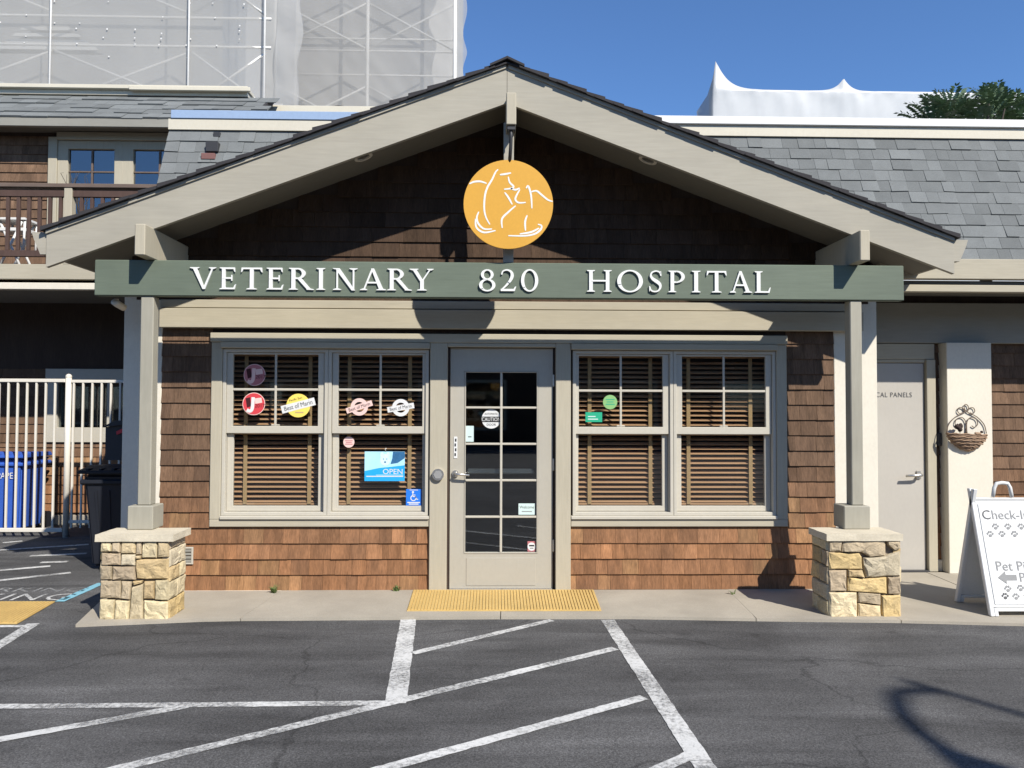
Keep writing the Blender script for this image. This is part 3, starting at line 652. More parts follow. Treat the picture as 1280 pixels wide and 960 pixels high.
# ------------------------------------------------------------------ porch posts and stone piers
def post(x0, x1, b0, b1, label):
    t = thing('porch_post', ((x0+x1)/2,-.56,.615), label, 'post')
    box('shaft', x0, x1, -.605, -.51, .79, 2.351, 'post_paint', t, .006)
    box('post_base', b0, b1, -.655, -.47, .616, .79, 'post_paint', t, .006)
post(-2.648,-2.552,-2.696,-2.509,'taupe wooden porch post standing near the black wheelie bin')
post(2.721,2.812,2.638,2.837,'taupe wooden porch post standing near the service door')
PAL = [(.53,.42,.25),(.49,.365,.19),(.56,.465,.295),(.44,.355,.235),(.55,.405,.185),(.40,.315,.21),(.50,.43,.30),(.53,.445,.275)]
def stone(parent, O, U, V, N, poly, color, th=.06, gap=.002):
    """rough-faced stone: polygon in the O,U,V frame, N points outwards"""
    P = [Vector(p) for p in poly]; c = sum(P, Vector((0,0)))/len(P)
    # subdivide outline with jitter, then inset for the joint
    out = []
    for i, p in enumerate(P):
        a, b = p, P[(i+1)%len(P)]; m_ = max(1, int((b-a).length/.045))
        for k in range(m_):
            v = a.lerp(b, k/m_); d = (v-c); d = d*(1-(gap+rnd.uniform(0,.003))/max(d.length,.02)); out.append(c+d)
    bm = bmesh.new(); n_ = len(out); bulge = rnd.uniform(.006,.016); seed = rnd.uniform(0,99)
    def W(p, h): return O+U*p.x+V*p.y+N*h
    def hh(p, k): return bulge*k+.010*noise.noise(Vector((p.x*22+seed, p.y*22, seed)))+.005*noise.noise(Vector((p.x*60+seed, p.y*60, seed)))
    r0 = [bm.verts.new(W(p, -th)) for p in out]; r1 = [bm.verts.new(W(p, -.006+.004*rnd.random())) for p in out]
    rings = [r0, r1]
    for f, k in ((.90,.65),(.62,1.0),(.3,1.1)):
        rings.append([bm.verts.new(W(c+(p-c)*f, hh(c+(p-c)*f, k))) for p in out])
    for a, b in zip(rings, rings[1:]):
        for k in range(n_): bm.faces.new((a[k], a[(k+1)%n_], b[(k+1)%n_], b[k]))
    cv = bm.verts.new(W(c, hh(c,1.1)))
    for k in range(n_): bm.faces.new((rings[-1][k], rings[-1][(k+1)%n_], cv))
    fin('stone', bm, 'stone', parent, color=color)
def pier(x0, x1, cx0, cx1, polys, ux, vy, label):
    y0, y1, h = -.85, -.56, .566
    t = thing('stone_pier', ((x0+x1)/2,-.7,0), label, 'pier')
    box('mortar_core', x0+.03, x1-.03, y0+.03, y1-.01, .0, h, 'mortar', t, 0)
    w = x1-x0
    for p in polys:
        pl = [Vector(((x-ux[0])/(ux[1]-ux[0])*w, max(.0,(vy[1]-y)/(vy[1]-vy[0])*h))) for x, y in p]
        c = rnd.choice(PAL); k = rnd.uniform(.8,1.08)
        stone(t, Vector((x0,y0,.004)), Vector((1,0,0)), Vector((0,0,1)), Vector((0,-1,0)), pl[::-1], tuple(v*k for v in c))
    for xs, U, N in ((x0, Vector((0,-1,0)), Vector((-1,0,0))), (x1, Vector((0,1,0)), Vector((1,0,0)))):
        O = Vector((xs, y1 if N.x < 0 else y0+.004, .004)); D = y1-y0-.005; z = 0
        while z < h-.02:
            hh_ = min(rnd.uniform(.09,.16), h-z)
            if h-z-hh_ < .05: hh_ = h-z
            sp = rnd.choice([1.0, rnd.uniform(.35,.65)])
            cuts = [0, sp*D, D] if sp < 1 else [0, D]
            for a, b in zip(cuts, cuts[1:]):
                kk = rnd.uniform(.8,1.05)
                stone(t, O, U, Vector((0,0,1)), N, [Vector((a,z)),Vector((b,z)),Vector((b,z+hh_)),Vector((a,z+hh_))], tuple(v*kk for v in rnd.choice(PAL)), .05)
            z += hh_
    bm = bmesh.new(); abox(bm, cx0, cx1, -.872, -.555, .567, .616)
    bmesh.ops.subdivide_edges(bm, edges=bm.edges, cuts=5, use_grid_fill=True)
    for v in bm.verts:
        f = noise.noise_vector(v.co*14)*.0035; v.co += Vector((f.x, f.y, f.z*.6))
    fin('cap_stone', bm, 'capstone', t)
LP = [[(145,225),(240,225),(240,303),(145,305)],[(243,225),(316,225),(314,312),(242,312)],[(320,222),(448,222),(445,318),(318,318)],[(452,222),(500,222),(495,328),(450,328)],[(503,220),(633,222),(631,352),(500,352)],[(636,222),(735,222),(735,345),(634,350)],
 [(150,310),(317,315),(320,404),(150,404)],[(322,322),(447,322),(444,410),(322,406)],[(450,332),(496,332),(494,358),(450,360)],[(145,408),(246,410),(244,514),(145,514)],[(250,414),(440,414),(452,515),(248,517)],[(450,365),(520,358),(735,355),(735,508),(540,516),(457,508),(445,420)],
 [(145,520),(326,520),(324,657),(145,653)],[(330,522),(418,525),(404,668),(328,660)],[(422,526),(520,518),(510,540),(430,560)],[(424,565),(516,543),(520,825),(402,825),(408,680)],[(524,522),(614,522),(614,662),(522,660)],[(618,516),(735,515),(735,674),(618,668)],
 [(145,660),(276,662),(268,825),(145,825)],[(282,666),(400,672),(398,825),(272,825)],[(523,668),(735,680),(735,825),(523,825)]]
RP = [[(205,220),(310,220),(302,307),(205,307)],[(312,220),(645,220),(645,335),(522,348),(455,313),(304,305)],[(650,218),(755,218),(755,286),(712,300),(655,250)],[(205,312),(442,316),(460,345),(467,440),(205,438)],[(470,352),(640,338),(720,308),(755,300),(755,492),(490,502),(472,400)],
 [(205,442),(344,442),(342,606),(205,606)],[(348,440),(465,444),(482,502),(348,494)],[(348,498),(480,507),(650,498),(652,624),(346,604)],[(656,497),(755,492),(755,628),(656,630)],[(205,611),(420,608),(420,808),(205,808)],[(425,610),(603,622),(602,708),(426,688)],[(425,692),(600,712),(604,808),(424,808)],[(607,634),(755,632),(755,808),(607,808)]]
pier(-2.787,-2.305,-2.818,-2.268,LP,(145,735),(220,825),'square pier of cream and buff stones carrying the porch post near the black bin')
pier(2.432,2.958,2.408,2.968,RP,(205,755),(218,808),'square pier of buff stones carrying the porch post near the service door')

# ------------------------------------------------------------------ blinds and window stickers
def blind(x0, x1, label):
    t = thing('window_blind', ((x0+x1)/2,.13,.69), label, 'blind', 'wooden blinds in the clinic windows')
    box('head_rail', x0, x1, .10, .16, 1.95, 1.99, 'slat', t, .003)
    me = None; z = .735
    while z < 1.94:
        if me is None:
            bm = bmesh.new(); abox(bm, x0, x1, -.025, .025, -.0015, .0015); bmesh.ops.rotate(bm, verts=bm.verts, matrix=Matrix.Rotation(R(24),3,'X'))
            bmesh.ops.translate(bm, verts=bm.verts, vec=(0,.13,z)); o = fin('slat', bm, 'slat', t); me = o.data
        else:
            o2 = bpy.data.objects.new('slat', me); link(o2, t, WL[o.name]+Vector((0,0,z-z0)))
            o2.rotation_euler = (rnd.uniform(-.03,.03), rnd.uniform(-.002,.002), 0)
        if me is o.data and z < .74: z0 = z
        z += .0405
    box('bottom_rail', x0, x1, .105, .155, .700, .718, 'slat', t, .003)
    w = x1-x0
    for f in (.16, .82): box('ladder_tape', x0+f*w-.016, x0+f*w+.016, .099, .1015, .71, 1.95, 'tape', t, 0)
blind(-2.21,-1.40,'wooden slat blind behind the red and yellow stickers, nearest the stone pier of cream stones')
blind(-1.34,-.57,'wooden slat blind behind the blue OPEN card')
blind(.685,1.47,'wooden slat blind behind the two green stickers')
blind(1.525,2.33,'wooden slat blind in the window without any stickers')

def round_sticker(cx, cz, r, m, y, label, cat='sticker', rim=None):
    t = thing('window_sticker', (cx,y,cz-r), label, cat, 'stickers on the clinic windows')
    if rim: prism('sticker_rim', disc_pts(cx,cz,r*1.06,36,y-.0006), (0,.0006,0), rim, t)
    prism('sticker_disc', disc_pts(cx,cz,r,36,y-.0014), (0,.0012 if rim else .0014,0), m, t)
    return t
YU, YL = .0105, .0435      # outer faces of upper and lower panes
def lines(parent, x0, x1, z, y, m, n=1, h=.007, dz=.016):
    for k in range(n):
        i_ = .12*(x1-x0)*(k % 2); flat('printed_line', [(x0+i_,y,z-k*dz),(x1-i_,y,z-k*dz),(x1-i_,y,z-k*dz+h),(x0+i_,y,z-k*dz+h)], m, parent)
def jsticker(cx, cz, label, bright):
    t = round_sticker(cx, cz, .088 if bright else .085, 'red' if bright else 'dusty_red', YU, label, rim='sticker_pink')
    y = YU-.0022
    flat('printed_block', [(cx-.068,y,cz+.045),(cx-.055,y,cz-.03),(cx-.02,y,cz-.02),(cx-.032,y,cz+.055)], 'dark_red', t)
    bm = bmesh.new()
    for p in ribbon(smooth([(cx-.005,cz+.055),(cx-.008,cz+.0),(cx-.014,cz-.045),(cx-.032,cz-.06),(cx-.056,cz-.05)],4), [.028]*17): bm.faces.new([bm.verts.new((a,y-.0004,b)) for a, b in p])
    bmesh.ops.remove_doubles(bm, verts=bm.verts, dist=1e-5); fin('printed_letter', bm, 'sticker_white' if bright else 'sticker_pink', t)
    flat('printed_block', [(cx+.012,y-.0002,cz+.0),(cx+.07,y-.0002,cz+.01),(cx+.062,y-.0002,cz+.052),(cx+.008,y-.0002,cz+.045)], 'sticker_pink', t)
    text('printed_text', '2017', .042, (cx+.008,y-.0003,cz-.03), FRONT, 'dark_red', t)
jsticker(-1.985,1.788,'faded dark red round sticker in the shaded upper window pane',False)
jsticker(-1.988,1.548,'bright red round sticker with white letter J beside the yellow one',True)
def ribbon_sticker(cx, cz, r, m, label, ringed, rot):
    t = thing('window_sticker', (cx,YU,cz-r), label, 'sticker', 'stickers on the clinic windows')
    if ringed:
        bm = bmesh.new()
        for p in bowl(cx,cz,r,r,0,360,r*.42,r*.42,36): bm.faces.new([bm.verts.new((a,YU-.001,b)) for a, b in p])
        bmesh.ops.remove_doubles(bm, verts=bm.verts, dist=1e-5); fin('sticker_ring', bm, m, t)
    else: prism('sticker_disc', disc_pts(cx,cz,r,36,YU-.001), (0,.001,0), m, t)
    w, h = (.142,.032) if not ringed else (.112,.023); c, s = math.cos(rot), math.sin(rot)
    flat('banner', [(cx+a*c-b*s, YU-.0018, cz+a*s+b*c) for a, b in ((-w,-h),(w,-h),(w,h),(-w,h))], 'sticker_white' if m != 'sticker_pink' else 'sticker_pink', t)
    sz = .052 if not ringed else .040
    tx = text('printed_text', 'Best of Marin', sz, (cx+.35*sz*s*.9, YU-.0026, cz-.35*sz*c*.9), (R(90),-rot,0), 'black_print', t, 0, 'CENTER', .86)
    if not ringed: text('printed_text', 'Pacific Sun', .026, (cx-.02, YU-.0022, cz+.045), (R(90),-rot,0), 'black_print', t, 0, 'CENTER'); lines(t,cx-.025,cx+.045,cz-.062,YU-.0022,'tape',1,.010)
ribbon_sticker(-1.622,1.535,.098,'sticker_yellow','yellow round sticker crossed by a tilted white banner',False,R(15))
ribbon_sticker(-1.118,1.525,.072,'sticker_pink','pinkish ring sticker with tilted banner, next to the plain white one',True,R(18))
ribbon_sticker(-.775,1.52,.072,'sticker_white','white ring sticker with tilted white banner',True,R(10))
t = round_sticker(-1.208,1.232,.046,'sticker_pink',YL,'small pink round sticker above the OPEN card')
lines(t,-1.24,-1.176,1.24,YL-.0022,'dusty_red',3,.006,.014)
# open card
oc = thing('open_card', (-.90,YL,.90), 'blue and pale blue card reading OPEN hanging in the window', 'sign')
yb = YL-.004
prism('card', [(-1.075,yb,.908),(-.742,yb,.908),(-.742,yb,1.154),(-1.075,yb,1.154)], (0,.0035,0), 'pale_blue_print', oc)
flat('printed_band', [(-1.075,yb-.0008,.909),(-.742,yb-.0008,.909),(-.742,yb-.0008,1.04),(-.85,yb-.0008,1.028),(-.95,yb-.0008,1.018),(-1.075,yb-.0008,.992)], 'blue_print', oc)
flat('printed_shape', disc_pts(-.905,1.085,.042,20,yb-.001,.05), 'fur_print', oc); flat('printed_shape', disc_pts(-.93,1.125,.016,12,yb-.0014,.024), 'fur_print', oc); flat('printed_shape', disc_pts(-.88,1.125,.016,12,yb-.0014,.024), 'fur_print', oc)
flat('printed_shape', disc_pts(-.905,1.066,.008,10,yb-.0018), 'navy_print', oc)
for ex_ in (-.919,-.891): flat('printed_shape', disc_pts(ex_,1.092,.005,8,yb-.0018), 'navy_print', oc)
flat('printed_shape', [(-.86,yb-.0012,1.05),(-.80,yb-.0012,1.06),(-.742,yb-.0012,1.10),(-.742,yb-.0012,1.153),(-.84,yb-.0012,1.153),(-.845,yb-.0012,1.10)], 'navy_print', oc)
text('printed_text','OPEN',.062,(-.755,yb-.002,.967),FRONT,'sticker_white',oc,.0,'RIGHT',1.05)
lines(oc,-1.06,-.755,.944,yb-.002,'sticker_white',1,.008); lines(oc,-.98,-.755,.956,yb-.002,'pale_blue_print',1,.005)
tube('hook', [(-.90,yb,1.154),(-.905,yb-.004,1.175),(-.895,yb-.004,1.182)], .004, 'white_metal', oc, 6)
# access sign
ac = thing('access_sign', (-.665,YL,.70), 'small blue wheelchair access sticker in the window corner beside the door', 'sign')
ya = YL-.003
prism('sticker_panel', [(-.729,ya,.706),(-.602,ya,.706),(-.602,ya,.842),(-.729,ya,.842)], (0,.0025,0), 'access_blue', ac)
flat('wheelchair_symbol', disc_pts(-.672,.817,.009,14,ya-.001), 'sticker_white', ac)
bm = bmesh.new()
for p in bowl(-.668,.768,.025,.025,110,400,.007,.007,22)+ribbon([(-.674,.806),(-.670,.780),(-.650,.780),(-.638,.756),(-.628,.758)],[.009,.009,.008,.008,.006])+ribbon([(-.672,.793),(-.652,.793)],[.006,.006]):
    bm.faces.new([bm.verts.new((a,ya-.0012,b)) for a, b in p])
fin('wheelchair_symbol', bm, 'sticker_white', ac)
lines(ac,-.718,-.613,.727,ya-.001,'sticker_white',2,.008,.013); lines(ac,-.70,-.63,.832,ya-.001,'sticker_white',1,.005)
# right-hand stickers
t = round_sticker(.972,1.572,.060,'sticker_green',YU,'pale green round sticker above the teal card')
lines(t,.935,1.01,1.59,YU-.0022,'sticker_teal',3,.007,.02)
tc = thing('window_sticker', (.835,YU,1.40), 'teal green rectangular sticker in the window below the pale green round one', 'sticker', 'stickers on the clinic windows')
prism('sticker_panel', [(.765,YU-.002,1.405),(.905,YU-.002,1.405),(.905,YU-.002,1.487),(.765,YU-.002,1.487)], (0,.002,0), 'sticker_teal', tc)
for k in range(2): box('printed_line', .785, .87-.02*k, YU-.0032, YU-.0022, 1.425+.022*k, 1.433+.022*k, 'pale_card', tc, 0)
# door notices
YD = .0255
t = round_sticker(-.022,1.428,.080,'sticker_white',YD,'white round CAUTION sticker on the door glass','sticker')
flat('printed_band', [(-.098,YD-.003,1.402),(.054,YD-.003,1.402),(.054,YD-.003,1.448),(-.098,YD-.003,1.448)], 'black_print', t)
text('printed_text','CAUTION',.044,(-.022,YD-.004,1.41),FRONT,'sticker_white',t,0,'CENTER',.8)
text('printed_text','AUTOMATIC',.024,(-.022,YD-.003,1.462),FRONT,'black_print',t,0,'CENTER',.8); text('printed_text','DOOR',.026,(-.022,YD-.003,1.372),FRONT,'black_print',t,0,'CENTER')
nt = thing('door_notice', (-.195,YD,1.23), 'small pale notice stuck low beside the CAUTION sticker', 'notice'); prism('paper', [(-.234,YD-.002,1.238),(-.168,YD-.002,1.238),(-.168,YD-.002,1.37),(-.234,YD-.002,1.37)], (0,.0015,0), 'pale_card', nt)
lines(nt,-.215,-.187,1.275,YD-.003,'dark_print',1,.008)
nt = thing('door_notice', (.285,YD,.62), 'pale blue hours card in the lower part of the door glass', 'notice'); prism('paper', [(.208,YD-.002,.632),(.345,YD-.002,.632),(.345,YD-.002,.725),(.208,YD-.002,.725)], (0,.0015,0), 'pale_card', nt)
text('printed_text','Welcome',.034,(.277,YD-.003,.684),FRONT,'dark_print',nt,0,'CENTER',.9); lines(nt,.235,.32,.655,YD-.003,'grey_print',1,.008)
nt = thing('door_notice', (.315,YD,.32), 'small round white sticker on red square at the bottom of the door glass', 'notice'); prism('paper', [(.284,YD-.002,.327),(.352,YD-.002,.327),(.352,YD-.002,.412),(.284,YD-.002,.412)], (0,.0015,0), 'dusty_red', nt)
prism('sticker_disc', disc_pts(.318,.368,.034,24,YD-.0035), (0,.001,0), 'sticker_white', nt); lines(nt,.297,.339,.37,YD-.0045,'black_print',1,.012); lines(nt,.303,.333,.352,YD-.0045,'dark_print',1,.006)

# ------------------------------------------------------------------ small fittings
sc_ = thing('security_camera', (-2.9,-.50,2.29), 'small white fixture under the end of the green board', 'camera')
bm = bmesh.new(); atube(bm, [(-2.90,-.46,2.347),(-2.90,-.46,2.325)], .018, 12); fin('mount', bm, 'white_metal', sc_)
tube('housing', [(-2.90,-.50,2.318),(-2.895,-.46,2.312),(-2.88,-.38,2.29)], [.022,.028,.026], 'white_metal', sc_, 14)

# wall basket
bk = thing('wall_basket', (4.33,.50,1.13), 'half round wicker basket with scrolled wire back hanging on the cream pilaster', 'basket')
bm = bmesh.new(); nr, ns = 30, 24
def bpt(u, v):   # u across (0..pi), v 0 rim .. 1 bottom
    wv = math.cos(v*math.pi/2)**.75; ru, rd = .184*wv, .085*wv
    z = 1.295-.165*v; z += .006*math.cos(u*1)
    wob = 1+.035*math.sin(v*nr*1.3)+.03*noise.noise(Vector((u*6,v*20,3)))
    return Vector((4.33-ru*wob*math.cos(u), .556-rd*wob*math.sin(u), z))
V = [[bm.verts.new(bpt(math.pi*i/ns, j/nr*.97)) for i in range(ns+1)] for j in range(nr+1)]
for j in range(nr):
    for i in range(ns): bm.faces.new((V[j][i], V[j][i+1], V[j+1][i+1], V[j+1][i]))
fin('bowl', bm, 'wicker', bk, True)
for k in range(11):
    v = k/11*.93+.01; tube('wicker_strand', [bpt(math.pi*i/16, v)+Vector((0,-.004,.004*math.sin(i*2.1+k))) for i in range(17)], .0065, 'wicker', bk, 5)
def wire(pts, r=.0042): tube('wire_scroll', [(x,.548,z) for x, z in smooth(pts,5)], r, 'wire', bk, 6)
cx_ = 4.33
wire([(cx_-.185,1.30),(cx_-.165,1.38),(cx_-.10,1.45),(cx_-.02,1.49),(cx_+.02,1.52),(cx_+.015,1.555),(cx_-.005,1.565),(cx_-.02,1.55),(cx_-.012,1.52)])
wire([(cx_+.185,1.30),(cx_+.165,1.38),(cx_+.10,1.45),(cx_+.02,1.49),(cx_-.015,1.52)])
for s in (-1,1):
    wire([(cx_+s*.005,1.30),(cx_+s*.005,1.40),(cx_+s*.04,1.445),(cx_+s*.09,1.43),(cx_+s*.105,1.385),(cx_+s*.075,1.355),(cx_+s*.05,1.37)])
    wire([(cx_+s*.01,1.495),(cx_+s*.03,1.53),(cx_+s*.065,1.535),(cx_+s*.08,1.505),(cx_+s*.06,1.48),(cx_+s*.035,1.49)])
for k, (x, z) in enumerate(((4.23,1.355),(4.245,1.37),(4.215,1.365),(4.24,1.34),(4.44,1.315))):
    lump('dried_flower', (x,.50,z), .022 if k < 4 else .012, 'dried', bk, .6, 4, 2)
tube('dried_stem', [(4.24,.50,1.28),(4.238,.50,1.36)], .003, 'dried', bk, 5); lump('dried_flower', (4.385,.47,1.30), .022, 'wicker', bk, .6, 5, 2, (1.6,.6,.6))

# sandwich board
ab = thing('sandwich_board', (3.93,-.65,.02), 'white folding sandwich board with grey paw prints and pet check-in directions', 'sign')
LEAN = math.atan2(.225,.86)
def fpt(x, s, off=0):   # along the front panel, s = distance up the slope
    return Vector((x, -.87+s*math.sin(LEAN)-off*math.cos(LEAN), .022+s*math.cos(LEAN)-off*math.sin(LEAN)*-1*0))
def bpt2(x, s, off=0): return Vector((x, -.43-s*math.sin(LEAN)+off, .022+s*math.cos(LEAN)))
AX0, AX1 = 3.605, 4.25
def aplate(name, x0, x1, s0, s1, f, th, m, off=0):
    P = [f(x0,s0), f(x1,s0), f(x1,s1), f(x0,s1)]; sg = 1 if f is fpt else -1
    P = [p+Vector((0,-off*sg,0)) for p in P]
    bm = bmesh.new(); aprism(bm, P, (0,th*sg,0)); bmesh.ops.bevel(bm, geom=list(bm.edges), offset=.004, segments=1, affect='EDGES'); return fin(name, bm, m, ab)
for f, nm in ((fpt,'front_panel'), (bpt2,'rear_panel')):
    aplate(nm, AX0+.03, AX1-.03, .06, .86, f, .018, 'white_plastic')
    aplate('stile', AX0, AX0+.03, .0, .93, f, .035, 'white_plastic', .006); aplate('stile', AX1-.03, AX1, .0, .93, f, .035, 'white_plastic', .006)
    aplate('foot', AX0+.031, AX0+.06, .0, .058, f, .035, 'white_plastic', .006)
    aplate('cross_rail', AX0+.031, AX1-.031, .034, .058, f, .03, 'white_plastic', .004)
for hx in (3.775, 4.06):
    tube('handle', [(hx,-.655,.86),(hx+.012,-.655,.93),(hx+.03,-.655,.962),(hx+.07,-.655,.967),(hx+.115,-.655,.962),(hx+.133,-.655,.93),(hx+.145,-.655,.86)], .014, 'white_plastic', ab, 8)
aplate('poster', AX0+.045, AX1-.045, .085, .815, fpt, .002, 'sticker_white', .0035)
TR = (R(90)-LEAN,0,0)
def atext(body, size, x, s, m='grey_print'): text('printed_text', body, size, fpt(x, s)+Vector((0,-.0062,0)), TR, m, ab)
atext('C', .098, 3.665, .70, 'dark_print'); atext('heck-In', .098, 3.738, .70); atext('Pet Pick', .098, 3.700, .325); atext('Ph', .095, 3.862, .245)
aU = Vector((1,0,0)); aV = Vector((0,math.sin(LEAN),math.cos(LEAN)))
def adraw(name, polys, x, s, m):
    bm = bmesh.new()
    for p in polys: bm.faces.new([bm.verts.new(fpt(x,s)+Vector((0,-.0062,0))+aU*a+aV*b) for a, b in p])
    fin(name, bm, m, ab)
adraw('arrow', [[(0,0),(.06,-.045),(.06,-.02),(.14,-.02),(.14,.02),(.06,.02),(.06,.045)]], 3.705, .275, 'grey_print')
def circ(cx, cy, r, n=10, ry=None): return [(cx+r*math.cos(2*math.pi*k/n), cy+(ry or r)*math.sin(2*math.pi*k/n)) for k in range(n)]
def paw(x, s, m='grey_print', k=1.0): adraw('paw_print', [circ(0,-.006*k,.013*k,10,.011*k)]+[circ(a*k,b*k,.0065*k,8,.009*k) for a, b in ((-.020,.008),(-.008,.021),(.008,.021),(.020,.008))], x, s, m)
for x, s in ((3.755,.640),(3.85,.640),(3.705,.585),(3.795,.585),(3.89,.585),(3.95,.64),(3.765,.19),(3.86,.195),(3.815,.135),(3.90,.14)): paw(x, s)
paw(3.735,.138,'dark_print')

# ------------------------------------------------------------------ two-storey building set back, with balcony
bal = thing('balcony_building', (-7.5,3.75,0), 'brown shingled two-storey building with wooden balcony, set back beside the clinic', 'building')
LH = [(-5.80,-4.2,1.06,2.0), (-5.70,-3.9,3.13,4.90)]
bw = wall_holes('rear_wall', -16, -2.9, 0, 5.12, 3.70, 3.85, LH, 'backing', bal)
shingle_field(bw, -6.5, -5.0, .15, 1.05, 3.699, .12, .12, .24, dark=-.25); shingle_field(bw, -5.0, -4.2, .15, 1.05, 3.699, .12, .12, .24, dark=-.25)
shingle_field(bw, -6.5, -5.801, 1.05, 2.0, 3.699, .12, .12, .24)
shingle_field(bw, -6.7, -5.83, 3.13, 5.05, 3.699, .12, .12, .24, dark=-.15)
box('plinth', -16, -3, 3.62, 3.70, 0, .12, 'concrete', bal)
lw = frame('window', -5.80, -4.2, 1.055, 2.005, 3.66, 3.76, (.16,.16,.19,.15), 'sash', bal)
box('pane', -5.645, -4.355, 3.70, 3.704, 1.24, 1.86, 'door_glass', lw, 0); box('muntin', -5.02, -4.98, 3.685, 3.70, 1.246, 1.853, 'sash', lw, .003)
box('dim_room', -5.9, -4.1, 3.86, 5.5, .9, 2.2, 'dark_interior', bal, 0)
for x0, x1 in ((-5.70,-4.86),(-4.86,-3.95)):
    fd = frame('balcony_door', x0, x1, 3.14, 4.985, 3.66, 3.76, (.13,.11,.10,.105), 'trim', bal)
    a, b = x0+.13, x1-.11
    box('pane', a-.004, b+.004, 3.70, 3.704, 3.23, 4.885, 'sky_glass', fd, 0); box('muntin', (a+b)/2-.012, (a+b)/2+.012, 3.685, 3.6985, 3.241, 4.879, 'rail_top', fd, .002); box('muntin', a+.001, b-.001, 3.684, 3.6975, 4.575, 4.595, 'rail_top', fd, .002)
box('door_trim', -5.815, -5.702, 3.64, 3.70, 3.13, 5.03, 'trim', bal); box('door_head', -5.70, -3.9, 3.62, 3.70, 4.99, 5.09, 'trim_h', bal)
box('room_behind', -5.75, -3.85, 3.86, 5.5, 3.0, 5.0, 'dark_interior', bal, 0)
# balcony
box('balcony_floor', -16, -2.93, 2.36, 3.70, 3.02, 3.11, 'rail_top', bal, 0); box('balcony_fascia', -16, -2.93, 2.30, 2.36, 2.945, 3.115, 'trim_h', bal)
box('balcony_beam', -16, -2.93, 2.31, 2.40, 2.833, 2.908, 'cream', bal); box('balcony_soffit', -16, -2.93, 2.40, 3.70, 2.86, 2.90, 'soffit', bal, 0)
rl = box('railing', -16, -2.93, 2.29, 2.40, 3.985, 4.03, 'rail_top', bal, .004)
box('sub_rail', -16, -4.852, 2.32, 2.37, 3.885, 3.965, 'rail_brown', rl, .003); box('sub_rail', -4.764, -2.93, 2.32, 2.37, 3.885, 3.965, 'rail_brown', rl, .003)
box('bottom_rail', -16, -4.852, 2.32, 2.37, 3.205, 3.275, 'rail_brown', rl, .003); box('bottom_rail', -4.764, -2.93, 2.32, 2.37, 3.205, 3.275, 'rail_brown', rl, .003)
box('railing_post', -4.852, -4.764, 2.30, 2.39, 3.116, 3.984, 'trim', rl, .004)
bme = None; x = -6.0-.117*4+.452
for k in range(27):
    xx = -6.43+.117*k
    if -4.87 < xx < -4.745: continue
    if bme is None:
        o = box('baluster', xx-.018, xx+.018, 2.328, 2.362, 3.276, 3.884, 'rail_brown', rl, .003); bme = o.data; base = WL[o.name].copy(); bx = xx
    else: link(bpy.data.objects.new('baluster', bme), rl, base+Vector((xx-bx,0,0)))
# upper roof of that building
box('eave_fascia', -16, -3.4, 3.34, 3.40, 5.06, 5.165, 'upper_fascia', bal); box('eave_soffit', -16, -3.4, 3.40, 3.70, 5.10, 5.13, 'soffit', bal, 0)
rf = prism('roof_slope', [(-16,3.34,5.168),(-16,4.2,5.79),(-16,4.35,5.79),(-16,3.50,5.168)], (12.9,0,0), 'roof_edge', bal)
an = math.atan2(.86,.622); LL = math.hypot(.86,.622); ex2 = LL/5
for i in range(5):
    y, z = 3.34+i*ex2*math.sin(an), 5.168+i*ex2*math.cos(an); x = -7.3
    while x < -3.2:
        w = rnd.uniform(.15,.34); piece('roof_shingle', rnd.choice(RS), (x,y,z), (w-.003, rnd.choice([.7,.7,1.7,1.9]), ex2*1.12), rf, grey(), (-an,0,0)); x += w
box('ridge_board', -16, -3.42, 4.16, 4.4, 5.80, 5.865, 'cream_white', bal); box('ridge_board', -16, -3.40, 4.10, 4.4, 5.868, 5.92, 'cream_white', bal)
box('ridge_board', -5.0, -3.36, 4.08, 4.12, 5.845, 5.90, 'cream_white', bal)
box('rear_parapet', -3.39, -.4, 4.3, 4.6, 4.0, 5.74, 'cream_white', bal); box('rear_body', -16, -3, 4.4, 5.3, 2.0, 5.80, 'rendered_wall', bal, 0)

# white folding stool on the balcony
ch = thing('folding_table', (-5.80,3.0,3.115), 'white folding table with crossed legs behind the balcony railing', 'table')
box('table_top', -5.99, -5.61, 2.85, 3.15, 3.745, 3.775, 'white_plastic', ch, .004); box('shelf', -5.97, -5.63, 2.88, 3.12, 3.62, 3.66, 'white_plastic', ch, .004)
for yy in (2.88,3.12):
    tube('leg', [(-5.95,yy,3.117),(-5.66,yy,3.74)], .016, 'white_plastic', ch, 6); tube('leg', [(-5.65,yy+.02,3.117),(-5.94,yy+.02,3.74)], .016, 'white_plastic', ch, 6)
    tube('leg', [(-5.64,yy,3.35),(-5.63,yy,3.74)], .014, 'white_plastic', ch, 6)
pp = thing('dry_potted_plant', (-5.05,2.9,3.115), 'thin bare dry plant in a pot behind the balcony railing', 'plant')
bm = bmesh.new(); r_ = bmesh.ops.create_cone(bm, cap_ends=True, segments=18, radius1=.10, radius2=.14, depth=.5); bmesh.ops.translate(bm, verts=bm.verts, vec=(-4.98,2.9,3.365)); fin('pot', bm, 'rail_brown', pp)
for k in range(11):
    a = rnd.uniform(-.25,.25); tube('twig', [(-4.98,2.9,3.6),(-4.98+a*.5,2.9+rnd.uniform(-.1,.1),3.95),(-4.98+a,2.9+rnd.uniform(-.15,.15),rnd.uniform(4.1,4.32)),(-4.98+a*1.25,2.9,rnd.uniform(4.2,4.38))], [.006,.005,.003,.002], 'bark', pp, 5)

